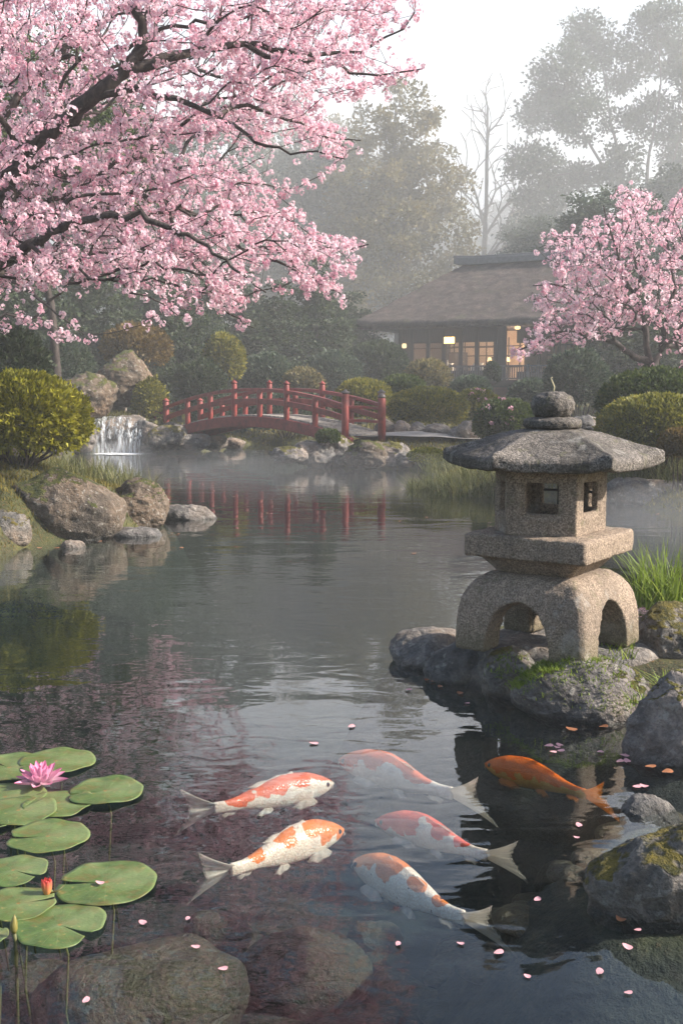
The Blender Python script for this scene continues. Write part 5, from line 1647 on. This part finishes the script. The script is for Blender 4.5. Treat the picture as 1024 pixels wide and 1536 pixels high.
shrub('bronze shrub behind the tall ochre boulder', 205, 522, 33, 100, 66, 'brown', 7000, 0.12, 17, None, 0.22, open_=0.1)
shrub('green shrub growing right beside the tall ochre boulder', 226, 606, 28.2, 50, 72, 'gold', 5000, 0.08, 18, None, 0.25, open_=0.1)
shrub('tan shrub behind the middle of the bridge', 455, 574, 36, 60, 40, 'tan', 4200, 0.11, 19, None, 0.25, open_=0.12)
shrub('wide grey green shrub under the bridge arch on the far bank', 430, 622, 32, 110, 70, 'grey', 8000, 0.10, 20, None, 0.2, open_=0.08)
shrub('low green shrub on the far bank left of the arch opening', 330, 628, 33, 90, 66, 'grey', 7000, 0.10, 21, None, 0.2, open_=0.08)
shrub('dark shrub behind the left bridge post', 300, 580, 33, 74, 76, 'dark', 6500, 0.12, 22, None, 0.2, open_=0.08)
shrub('grey green shrub behind the middle bridge posts', 400, 566, 37, 90, 66, 'grey', 6500, 0.13, 23, None, 0.2, open_=0.1)
shrub('small green tuft shrub on the bridge islet', 492, 656, 21.8, 34, 22, 'green', 2400, 0.05, 24, None, 0.2)
shrub('yellow moss cushion shrub at the right end of the islet', 640, 684, 21.0, 56, 22, 'lime', 3600, 0.04, 25, None, 0.15)
shrub('dark shrub behind the big lime shrub at the left edge', 10, 560, 19, 130, 130, 'dark', 9000, 0.09, 26, None, 0.25, open_=0.1)
shrub('grey green shrub left of the slanted boulder', 95, 560, 31, 90, 110, 'grey', 8000, 0.11, 27, None, 0.25, open_=0.1)
shrub('low dark shrub behind the waterfall ledge', 170, 625, 31.5, 120, 80, 'dark', 7000, 0.10, 28, None, 0.2, open_=0.08)
shrub('soft green shrub between the bridge and the dark evergreen', 500, 560, 42, 80, 60, 'grey', 5500, 0.14, 29, None, 0.2, open_=0.1)

# ---------------------------------------------- trees beyond the pond
M_BARK = bark_mat('grey tree bark', (0.05, 0.042, 0.035), (0.16, 0.14, 0.12), 0.4)
def tree(label, base, H, blobs, kind, seed, ntips, nleaf, leaf, puff, trunk_r, limbs=None, rtip=0.012, group='misty trees beyond the pond', name='broadleaf_tree', bend=0.3, bark=None, trunk_frac=0.55, leafless=False, wpath=0.3):
    """blobs: (dx, dy, z, rx, ry, rz) crown masses above the base"""
    r_ = np.random.default_rng(seed)
    t = empty(name, base); tag(t, label, 'tree', group)
    sk = Skel(r_)
    top = Vector((0, 0, H * trunk_frac))
    if limbs:
        for pts, a, b in limbs: sk.limb(pts, a, b, step=H / 40, jit=0.01 * H / 10)
    else:
        sk.limb([(0, 0, -0.2), (0.03 * H * r_.uniform(-1, 1) * .5, 0, H * 0.25), (0.02 * H * r_.uniform(-1, 1), 0.01 * H, H * trunk_frac), (0, 0, H * 0.86)], trunk_r, trunk_r * 0.25, step=H / 40, jit=0.01 * H / 10)
    tips = []
    vol = np.array([b[3] * b[4] * b[5] for b in blobs]) ** (2 / 3); vol /= vol.sum()
    for b, q in zip(blobs, vol):
        k = max(3, int(ntips * q))
        d = r_.normal(size=(k, 3)); d /= np.linalg.norm(d, axis=1)[:, None]
        d *= (r_.uniform(0.25, 1, k) ** 0.45)[:, None]
        tips += list(np.array(b[:3]) + d * np.array(b[3:]))
    tips = [p for p in tips if p[2] > H * 0.06]
    ref = np.array([0, 0, H * 0.3])
    tips.sort(key=lambda p: np.linalg.norm(p - ref) * r_.uniform(0.85, 1.15))
    for p in tips: sk.tip(p, step=H / 34, bend=bend, droop=-0.03, wpath=wpath, jit=0.012 * H / 12)
    sk.radii(rtip, 2.2)
    sk.rad = np.maximum(np.minimum(sk.rad, np.maximum(np.array(sk.rmin) * 1.2, trunk_r * 0.35)), rtip)
    V, Q = sk.mesh(trunk_r * 0.3); npmesh('trunk', V, Q, bark or M_BARK, t)
    try:
        V, Q = sk.mesh(0.0, trunk_r * 0.3); npmesh('branches', V, Q, bark or M_BARK, t)
    except ValueError: pass
    if not leafless:
        C, D = puff_points(tips, nleaf, puff, r_, 0.65)
        D[:, 2] += 0.2
        V, Q = leaves(C, D, leaf, 0.62, r_, spread=0.9)
        hue = np.repeat(r_.uniform(0, 1, len(tips)), nleaf)
        rn = np.clip(0.55 * hue + 0.45 * r_.uniform(0, 1, len(C)), 0, 1)
        npmesh('crown', V, Q, LG[kind], t, attr={'rnd': np.repeat(rn, 4)})
    return t
def tbase(px, Y):
    x = (px - 512) / F * Y * 1.006
    return (x, Y, gz(x, Y))
# tall tan-green tree behind the tea house
H1 = 19.0
blob1 = [(0, 0, 15.5, 2.4, 2.4, 2.6), (-1.7, 0, 12.5, 2.6, 2.5, 2.6), (1.8, 0.5, 12.2, 2.6, 2.5, 2.6), (-2.6, 0, 8.8, 2.6, 2.4, 2.6), (2.6, 0, 8.6, 2.6, 2.4, 2.6), (0, -1, 9.8, 2.8, 2.5, 3), (-1.4, -1, 5.4, 2.6, 2.4, 2.0), (1.8, -1, 5.2, 2.4, 2.4, 2.0)]
TA = tree('tall tan green tree whose crown rises right behind the thatched roof left end', tbase(590, 66), H1, blob1, 'tan', 51, 420, 85, 0.23, 0.72, 0.30)
# broad grey-green type
blob2 = [(0, 0, 13.5, 3.0, 2.6, 2.4), (-2.6, 0, 10.5, 2.8, 2.6, 2.4), (2.8, 0.5, 10.8, 2.8, 2.6, 2.4), (-0.4, -1, 7.5, 3.4, 2.8, 2.6), (3.3, 0, 7.0, 2.2, 2.2, 1.8), (-3.5, 0, 6.4, 2.2, 2.2, 1.8)]
TB = tree('broad grey green tree between the tall tan tree and the cherry branches', tbase(470, 70), 16.5, blob2, 'grey', 52, 400, 80, 0.24, 0.78, 0.30)
# dark conifer-like type
def conifer_blobs(H, w):
    out = []
    for i in range(9):
        q = i / 8; z = H * (0.14 + 0.80 * q); rr = w * (1 - q) ** 0.85 + 0.25
        for k in range(3 if i < 7 else 1):
            a = i * 2.1 + k * 2.1
            out.append((math.cos(a) * rr * 0.45, math.sin(a) * rr * 0.45, z, rr * 0.62, rr * 0.62, H * 0.055))
    return out
TC = tree('small dark green conifer behind the left end of the bridge', tbase(272, 38), 5.4, conifer_blobs(5.4, 1.7), 'dark', 53, 300, 70, 0.12, 0.30, 0.10, name='conifer_tree', rtip=0.006, trunk_frac=0.8)
# bare tree
bl = [(0, 0, 12.5, 2.2, 2.0, 4.6), (-2.0, 0, 10.5, 1.8, 1.8, 3.6), (2.2, 0, 11, 1.8, 1.8, 3.8), (0, 0, 15.5, 1.6, 1.4, 2.2), (-1.8, 0, 6.5, 2.2, 1.6, 2), (2.0, 0, 7, 2.2, 1.6, 2)]
BARE = tree('tall bare leafless tree standing pale in the mist behind the roof', tbase(722, 76), 18.0, bl, 'grey', 54, 900, 0, 0, 0, 0.24, rtip=0.022, group=None, name='bare_tree', leafless=True, bend=0.5,
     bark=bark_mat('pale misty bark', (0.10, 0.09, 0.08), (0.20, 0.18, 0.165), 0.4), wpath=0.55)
BARE.scale = (1.2, 1.2, 1.2)
# large tree on the right with arching stems
b4 = tbase(945, 72); rel = lambda x, y, Y: (A(x, y, Y) - Vector(b4))
lim = [([(0, 0, -0.2), rel(945, 480, 72), rel(942, 400, 72), rel(938, 340, 72)], 0.34, 0.22),
       ([rel(938, 340, 72), rel(915, 270, 72), rel(880, 210, 72), rel(850, 160, 72), rel(830, 110, 72)], 0.15, 0.03),
       ([rel(938, 340, 72), rel(930, 250, 72), rel(915, 180, 72.5), rel(905, 110, 73), rel(890, 60, 73)], 0.15, 0.03),
       ([rel(942, 400, 72), rel(965, 300, 71.4), rel(975, 220, 71), rel(990, 130, 71), rel(985, 50, 71)], 0.17, 0.03),
       ([rel(942, 400, 72), rel(990, 310, 72), rel(1015, 220, 72), rel(1050, 120, 72)], 0.15, 0.03),
       ([rel(915, 270, 72), rel(870, 260, 71.4), rel(825, 265, 71), rel(790, 280, 71)], 0.08, 0.02),
       ([rel(942, 400, 72), rel(900, 380, 71.4), rel(850, 360, 71), rel(800, 350, 71)], 0.08, 0.02)]
bl = []
for (x, y, w, h) in ((850, 110, 75, 60), (925, 95, 75, 60), (1000, 80, 80, 60), (815, 170, 60, 45), (880, 180, 70, 50), (800, 245, 60, 45), (860, 270, 60, 40), (1060, 120, 90, 80),
                     (980, 180, 70, 55), (1040, 230, 80, 60), (815, 300, 60, 40), (930, 250, 50, 50), (990, 30, 60, 40), (875, 50, 50, 40), (790, 350, 50, 35), (850, 345, 70, 35), (1000, 300, 60, 40)):
    p = rel(x, y, 72 + rng.uniform(-2, 2)); m = 72 / F
    bl.append((p.x, p.y, p.z, w * m * 0.62, 1.8, h * m * 0.62))
TD = tree('large grey green tree with arching stems towering at the upper right', b4, 25, bl, 'grey', 55, 640, 62, 0.25, 0.84, 0.52, limbs=lim, rtip=0.012, group=None)
# thin grey trunk at the left
blL = [(0, 0, 7.5, 2.2, 2.0, 1.8), (-1.4, 0, 6.0, 1.8, 1.8, 1.4), (1.2, 0, 6.2, 1.6, 1.6, 1.4)]
tree('slim grey trunked tree behind the lime shrub at the left', tbase(86, 24), 9, blL, 'green', 56, 160, 90, 0.10, 0.45, 0.14, rtip=0.006, group=None, bark=M_CBARK)
def put(src, label, px, Y, sc, rz, **kw):
    b_ = tbase(px, Y)
    return copy_thing(src, b_, rz, sc, label, src.get('group'))
put(TA, 'tan tree in the mist at the right side of the bare tree', 800, 80, (0.9, 0.9, 0.72), 1.0)
put(TA, 'tall tan green tree left of the one behind the roof, partly veiled by cherry sprays', 520, 76, (1.1, 1.1, 0.98), 2.2)
put(TA, 'tall pale tree seen between the upper and lower cherry branches', 425, 84, (1.2, 1.2, 1.15), 4.1)
put(TB, 'broad grey tree behind the left part of the cherry canopy', 330, 66, 1.05, 0.8)
put(TB, 'broad dark misty tree at the left edge behind the cherry canopy', 60, 58, 1.1, 2.9)
put(TB, 'broad tree above the waterfall boulders in the mist', 200, 60, (1.0, 1.0, 0.95), 4.4)
put(TB, 'rounded grey green tree directly behind the tea house ridge', 800, 64, (0.8, 0.8, 0.62), 1.9)
put(TB, 'low grey green tree at the right behind the pink cherry tree', 900, 58, (1.0, 1.0, 0.66), 5.2)
put(TB, 'misty tree at the far right edge behind the large tree', 1040, 66, (1.1, 1.1, 0.85), 3.3)
put(TB, 'faint tall tree at the very back left of the bare tree', 660, 100, (1.1, 1.1, 0.9), 0.3)
put(TB, 'faint tree at the very back right of the bare tree', 770, 105, (1.1, 1.1, 1.0), 2.5)
put(TC, 'dark conifer between the waterfall and the bridge', 300, 44, 1.15, 1.0)
put(TC, 'broad low conifer behind the middle of the bridge', 415, 46, (1.5, 1.5, 1.0), 2.0)
put(TC, 'feathery green conifer right of the misty gap over the bridge', 475, 48, (1.5, 1.5, 1.2), 3.1)
put(TC, 'dark conifer behind the slanted boulder', 135, 40, (1.4, 1.4, 1.2), 4.0)
put(TC, 'dark conifer at the left edge behind the lime shrub', 25, 36, (1.5, 1.5, 1.25), 5.0)
put(TC, 'small conifer behind the yellow round shrub', 365, 50, (1.5, 1.5, 1.15), 0.4)
put(TC, 'small conifer in the mist left of the dark evergreen shrub', 525, 56, (1.6, 1.6, 1.0), 1.4)
put(TC, 'conifer in the gap left of the yellow round shrub', 235, 46, (1.6, 1.6, 1.3), 2.6)
put(TC, 'dark conifer at the right behind the cherry trunk', 930, 40, (1.5, 1.5, 1.0), 3.6)
put(TC, 'dark conifer at the right edge behind the cherry tree', 1020, 42, (1.6, 1.6, 1.1), 4.6)
# far woods as one mass
def far_woods():
    r_ = np.random.default_rng(77)
    tips = []
    for i in range(90):
        x = r_.uniform(-75, 75); y = r_.uniform(92, 135)
        g0 = gz(x, y); hgt = r_.uniform(9, 16)
        k = 34
        d = r_.normal(size=(k, 3)); d /= np.linalg.norm(d, axis=1)[:, None]
        tips += list(np.array([x, y, g0 + hgt * 0.55]) + d * np.array([3.6, 3.0, hgt * 0.48]) * r_.uniform(0.4, 1, (k, 1)))
    C, D = puff_points(tips, 16, 1.3, r_, 0.7)
    V, Q = leaves(C, D, 0.8, 0.7, r_, spread=0.9)
    o = npmesh('far_woods', V, Q, LG['grey'], attr={'rnd': np.repeat(r_.uniform(0, 1, len(C)), 4)})
    tag(o, 'far off misty woods closing the view', 'woods', kind='stuff')
far_woods()

# ---------------------------------------------- grass
M_GRASS = leaf_mat('grass blades', [(0.05, 0.06, 0.02), (0.10, 0.115, 0.035), (0.17, 0.17, 0.06), (0.28, 0.24, 0.11)], 0.35)
M_GRASSB = leaf_mat('bright grass blades', [(0.08, 0.12, 0.015), (0.17, 0.24, 0.03), (0.28, 0.36, 0.05), (0.40, 0.42, 0.10)], 0.4)
def blades(P, H, r_, width=0.006, lean=0.5, seg=4, bend=0.6):
    n = len(P)
    a = r_.uniform(0, 2 * np.pi, n); ln = r_.uniform(0.1, 1, n) * lean
    dirh = np.c_[np.cos(a), np.sin(a), np.zeros(n)]
    side = np.c_[-np.sin(a), np.cos(a), np.zeros(n)]
    h = H * r_.uniform(0.5, 1.1, n)
    Vs = []
    for k in range(seg + 1):
        t = k / seg
        c = P + dirh * (h * (ln * t + bend * ln * t * t))[:, None] + np.array([0, 0, 1.0]) * (h * (t - 0.25 * ln * t * t))[:, None]
        w = width * (1 - t) ** 0.7 * 0.5 + 0.0004
        Vs.append(c - side * w); Vs.append(c + side * w)
    V = np.stack(Vs, 1).reshape(-1, 3)
    m = 2 * (seg + 1)
    q = np.array([[2*k, 2*k+1, 2*k+3, 2*k+2] for k in range(seg)])
    Q = (q[None] + (np.arange(n) * m)[:, None, None]).reshape(-1, 4)
    rnd = np.repeat(r_.uniform(0, 1, n), m)
    return V, Q, rnd
def grass_tuft(label, loc, H, spread, n, seed, width=0.006, mat=None, lean=0.5, name='grass_tuft', group='grass tufts at the water edge', sz=None):
    r_ = np.random.default_rng(seed)
    q = r_.uniform(0, 2 * np.pi, n); w = r_.uniform(0, 1, n) ** 0.6
    P = np.c_[np.cos(q) * w * spread * 0.85, np.sin(q) * w * (sz or spread) * 0.85, np.full(n, -0.02)]
    V, Q, rn = blades(P, H, r_, width, lean)
    o = npmesh(name, V, Q, mat or M_GRASS, attr={'rnd': rn}); o.location = loc
    return tag(o, label, 'grass', group)
p = at(990, 905, 0.22)
grass_tuft('tall bright green grass tuft at the right edge behind the mossy boulder', (p.x + 0.03, p.y, p.z), 0.42, 0.24, 230, 1, 0.011, M_GRASSB, 0.75)
p = at(925, 978, 0.2); grass_tuft('small grass tuft between the lantern base and the mossy boulder', p, 0.10, 0.12, 90, 2, 0.006, M_GRASSB, 0.9)
p = at(1002, 1030, 0.12); grass_tuft('small fern like tuft between the two right boulders', (p.x, p.y - 0.05, p.z), 0.12, 0.07, 50, 3, 0.008, M_GRASSB, 1.2)
p = at(808, 1040, 0.10); grass_tuft('green tuft hanging between the two rocks before the lantern', p, 0.09, 0.12, 80, 4, 0.005, M_GRASSB, 1.1)
p = at(965, 1055, 0.13); grass_tuft('tiny tuft in the gap beside the broad grey rock', p, 0.09, 0.10, 60, 5, 0.005, M_GRASSB, 1.0)
for i, (x, y, n, h, s, lb) in enumerate(((655, 738, 420, 0.42, 0.5, 'long grass at the left of the grassy point near the lantern roof'), (700, 744, 480, 0.46, 0.6, 'long grass drooping to the water left of the lantern'),
        (745, 742, 420, 0.42, 0.6, 'long grass just left of the light box'), (680, 722, 360, 0.35, 0.6, 'grass on the rise of the grassy point'))):
    p = at(x, y, 0.0); grass_tuft(lb, (p.x, p.y + 0.35, gz(p.x, p.y + 0.35)), h, s, n, 10 + i, 0.012, M_GRASS, 1.0)
for i, (x, Y, h, s, n, lb) in enumerate(((165, 14.6, 0.34, 0.7, 520, 'grass tuft at the tip of the left bank'), (130, 14.2, 0.36, 0.8, 560, 'long grass below the lime shrub on the left bank'),
        (90, 13.6, 0.30, 0.8, 420, 'grass in front of the lime shrub stems'), (195, 15.0, 0.26, 0.5, 300, 'short grass tuft over the dark ridged rock'),
        (40, 13.4, 0.22, 0.8, 320, 'short grass at the left foot of the lime shrub'))):
    X = (x - 512) / F * Y; grass_tuft(lb, (X, Y, gz(X, Y)), h, s, n, 20 + i, 0.010, M_GRASS, 0.8)
for i, (x, y, Y, n, lb) in enumerate(((1000, 715, 15.4, 420, 'grass on the misty rock at the right edge'), (950, 722, 15.6, 360, 'grass behind the lantern right of the roof'),
        (1040, 720, 15.0, 420, 'grass clump cut by the right edge above the misty rock'), (900, 730, 15.8, 300, 'grass seen just right of the light box'))):
    q = A(x, y, Y); grass_tuft(lb, (q.x, Y, min(q.z, gz(q.x, Y) + 0.25)), 0.42, 0.6, n, 30 + i, 0.012, M_GRASS, 0.9)
def ground_cover():
    """short growth over the banks"""
    r_ = np.random.default_rng(5)
    n = 420000
    Y = r_.uniform(math.log(4.5), math.log(46), n); Y = np.exp(Y)
    X = r_.uniform(-0.45, 0.45, n) * Y
    d = shore_dist(X, Y)
    nz = fbm(np.c_[X * 0.8, Y * 0.8, 0 * X], 3)
    ok = (d > 0.12 + 0.25 * nz) & (nz + r_.uniform(-0.25, 0.25, n) > -0.12)
    on_path = ((X > 0.2) & (X < 2.6) & (Y < 7.2)) | (np.abs(X - 4) < 4.5) & (np.abs(Y - 23.9) < 0.75)
    ok &= ~on_path
    X, Y, nz = X[ok], Y[ok], nz[ok]
    P = np.c_[X, Y, gz(X, Y) - 0.01]
    H = np.clip(0.016 * Y ** 0.62, 0.035, 0.22) * (1 + nz)
    V, Q, rn = blades(P, H, r_, 1.0, 0.9, 2)
    # blade width follows distance so that far ones still show
    base = np.repeat(P, 6, 0); wv = np.repeat(np.clip(0.0011 * Y, 0.004, 0.05), 6)
    m = V.reshape(-1, 6, 3)
    a = m[:, 0::2]; b = m[:, 1::2]; c = (a + b) / 2
    hw = (b - a) * (np.clip(0.0011 * Y, 0.004, 0.05))[:, None, None] / 2
    V = np.stack([c[:, 0] - hw[:, 0], c[:, 0] + hw[:, 0], c[:, 1] - hw[:, 1], c[:, 1] + hw[:, 1], c[:, 2] - hw[:, 2], c[:, 2] + hw[:, 2]], 1).reshape(-1, 3)
    o = npmesh('ground_cover', V, Q, leaf_mat('moss and short grass', [(0.05, 0.05, 0.012), (0.11, 0.11, 0.02), (0.21, 0.17, 0.03), (0.30, 0.18, 0.045)], 0.3, patch=0.5, pscale=0.6), attr={'rnd': rn})
    tag(o, 'short grass and moss covering the banks', 'ground cover', kind='stuff')
ground_cover()
def moss(label, px, py, z, rad, n, seed, H=0.025, sx=1.0):
    p = at(px, py, z); r_ = np.random.default_rng(seed)
    P = np.c_[r_.normal(size=(n, 2)) * np.array([rad * sx, rad * 0.6]), np.zeros(n)]
    dgr = bpy.context.evaluated_depsgraph_get()
    keep = []
    for i in range(n):
        hit, loc, nor, _, ob, _ = scene.ray_cast(dgr, Vector((p.x + P[i, 0], p.y + P[i, 1], 0.45 if label != 'x' else 1)), Vector((0, 0, -1)), distance=0.6)
        if hit and ob.name.startswith('rock') and loc.z > 0.03: keep.append(loc[:])
    if len(keep) < 10: return
    P = np.array(keep); c = P.mean(0)
    V, Q, rn = blades(P - c, H, r_, 0.005, 1.3, 2)
    o = npmesh('moss_cushion', V, Q, M_GRASSB, attr={'rnd': rn * 0.8}); o.location = c
    tag(o, label, 'moss', None, 'stuff')
bpy.context.view_layer.update()
moss('bright moss cushion below the front of the lantern base', 790, 992, 0.24, 0.13, 2600, 1, 0.03, 1.5)
moss('thin moss strip before the lantern front leg', 845, 1000, 0.24, 0.10, 1200, 2, 0.018, 1.6)
moss('moss patch on the left shoulder of the dark mossy rock', 748, 995, 0.2, 0.07, 900, 3, 0.03)
moss('moss patch on the right end of the broad grey rock', 930, 1045, 0.14, 0.06, 700, 4, 0.02)

# ============================================================ waterfall
def fall_mat():
    g = G('falling water')
    v = g.coord('Object', (9, 9, 0.9))
    n = g.noise(v, 2.2, 6, 0.7, 0.3)
    a = g.ramp(n, [(0.45, 0.0), (0.62, 1.0)])
    d = g.n('MixShader', {0: 0.5, 1: g.n('BsdfDiffuse', {'Color': (0.85, 0.88, 0.9, 1)}).outputs[0], 2: g.n('BsdfTranslucent', {'Color': (0.85, 0.88, 0.9, 1)}).outputs[0]}).outputs[0]
    return g.end(g.n('MixShader', {0: a, 1: g.n('BsdfTransparent').outputs[0], 2: d}).outputs[0])
def waterfall():
    t0 = A(182, 625, 26.8); r_ = np.random.default_rng(8)
    wf = empty('waterfall', (t0.x, 26.6, 0)); wf['kind'] = 'structure'
    tag(wf, 'white waterfall pouring over a dark ledge into the pond', 'waterfall', kind='structure')
    wm_ = fall_mat()
    m = 26.7 / F
    for (cx, w, top) in ((152, 14, 628), (170, 26, 625), (190, 18, 626), (207, 16, 632)):
        V = []; nx, nz_ = 14, 22
        x0 = (cx - 512) * m - t0.x; hw = w * m / 2; zt = A(cx, top, 26.7).z
        for j in range(nz_):
            q = j / (nz_ - 1)
            for i in range(nx):
                u = i / (nx - 1) * 2 - 1
                y = 0.28 - 0.42 * min(1, q * 1.6) ** 0.6 + 0.03 * math.sin(u * 7 + cx)
                z = zt - (zt + 0.02) * max(0, q - 0.12) / 0.88 - 0.02 * q
                V.append((x0 + u * hw * (1 + 0.25 * q) + 0.02 * math.sin(q * 9 + u * 3), y, z))
        f = [(j*nx+i, j*nx+i+1, (j+1)*nx+i+1, (j+1)*nx+i) for j in range(nz_ - 1) for i in range(nx - 1)]
        npmesh('water_sheet', V, np.array(f), wm_, wf)
    g = G('white foam')
    n = g.noise(g.coord('Object', (1, 2, 1)), 5, 6, 0.75)
    e = g.attr('edge')
    a = g.ramp(g.math('SUBTRACT', g.math('ADD', n, 0.30), g.math('MULTIPLY', e, 0.6)), [(0.35, 0.0), (0.5, 1.0)])
    fm = g.end(g.n('MixShader', {0: a, 1: g.n('BsdfTransparent').outputs[0], 2: g.n('BsdfDiffuse', {'Color': (0.85, 0.87, 0.88, 1)}).outputs[0]}).outputs[0])
    V, ed = [], []
    for j in range(10):
        q = j / 9
        for i in range(40):
            a_ = 2 * math.pi * i / 40
            V.append((math.cos(a_) * 0.85 * q + 0.05, -0.35 + math.sin(a_) * 0.6 * q, 0.012 + 0.02 * (1 - q) * r_.uniform(0, 1))); ed.append(q)
    f = [(j*40+i, j*40+(i+1) % 40, (j+1)*40+(i+1) % 40, (j+1)*40+i) for j in range(9) for i in range(40)]
    npmesh('foam', V, np.array(f), fm, wf, attr={'edge': ed})
waterfall()

# ============================================================ the air
def vol_box(name, lo, hi, dens, color, aniso=0.0):
    mb = MB(); c = [(a + b) / 2 for a, b in zip(lo, hi)]; s = [b - a for a, b in zip(lo, hi)]
    mb.box(c, s)
    m, nt = new_mat(name + ' air')
    out = nt.nodes.new('ShaderNodeOutputMaterial'); v = nt.nodes.new('ShaderNodeVolumePrincipled')
    v.inputs['Color'].default_value = (*color, 1); v.inputs['Density'].default_value = dens; v.inputs['Anisotropy'].default_value = aniso
    nt.links.new(v.outputs[0], out.inputs['Volume'])
    return mb.build(name, m), m
HAZE = 0.0025
hz, _ = vol_box('haze', (-110, -9, -2.3), (110, 185, 42), HAZE, (0.97, 0.99, 1.0), 0.0)
tag(hz, 'pale morning haze over the whole garden', 'haze', kind='stuff')

def mist(label, c, r3, dens, name='mist', seed=0):
    """a soft-edged body of mist: a smooth closed lens of even thin air"""
    D, Fc = ico(4)
    if name == 'mist_bank': D = D / ((np.abs(D) ** 4).sum(1) ** 0.25)[:, None]
    P = D * (1 + 0.12 * fbm(D * 1.5 + seed, 2))[:, None] * np.array(r3)
    m, nt = new_mat(name + ' body ' + str(seed))
    out = nt.nodes.new('ShaderNodeOutputMaterial'); v = nt.nodes.new('ShaderNodeVolumePrincipled')
    v.inputs['Color'].default_value = (0.99, 0.995, 1.0, 1); v.inputs['Density'].default_value = dens; v.inputs['Anisotropy'].default_value = 0.0
    nt.links.new(v.outputs[0], out.inputs['Volume'])
    o = npmesh(name, P, Fc, m); o.location = c
    return tag(o, label, 'mist', None, 'stuff')
mist('bank of morning mist filling the woods behind the tea house', (0, 118, 0), (150, 62, 36), 0.021, 'mist_bank', 1)
mist('thin steam drifting over the pond before the bridge', (0.3, 19.6, 0.05), (3.4, 2.2, 0.40), 0.018, 'mist', 2)
mist('thin steam over the water left below the waterfall', (-2.6, 21.5, 0.05), (2.4, 1.6, 0.36), 0.022, 'mist', 3)
mist('fine spray at the foot of the waterfall', (A(180, 670, 26.0).x, 26.0, 0.05), (0.9, 0.5, 0.30), 0.16, 'spray', 5)
mist('thin steam on the water behind the lantern at the right edge', (4.4, 12.2, 0.05), (2.0, 1.6, 0.50), 0.055, 'mist', 4)
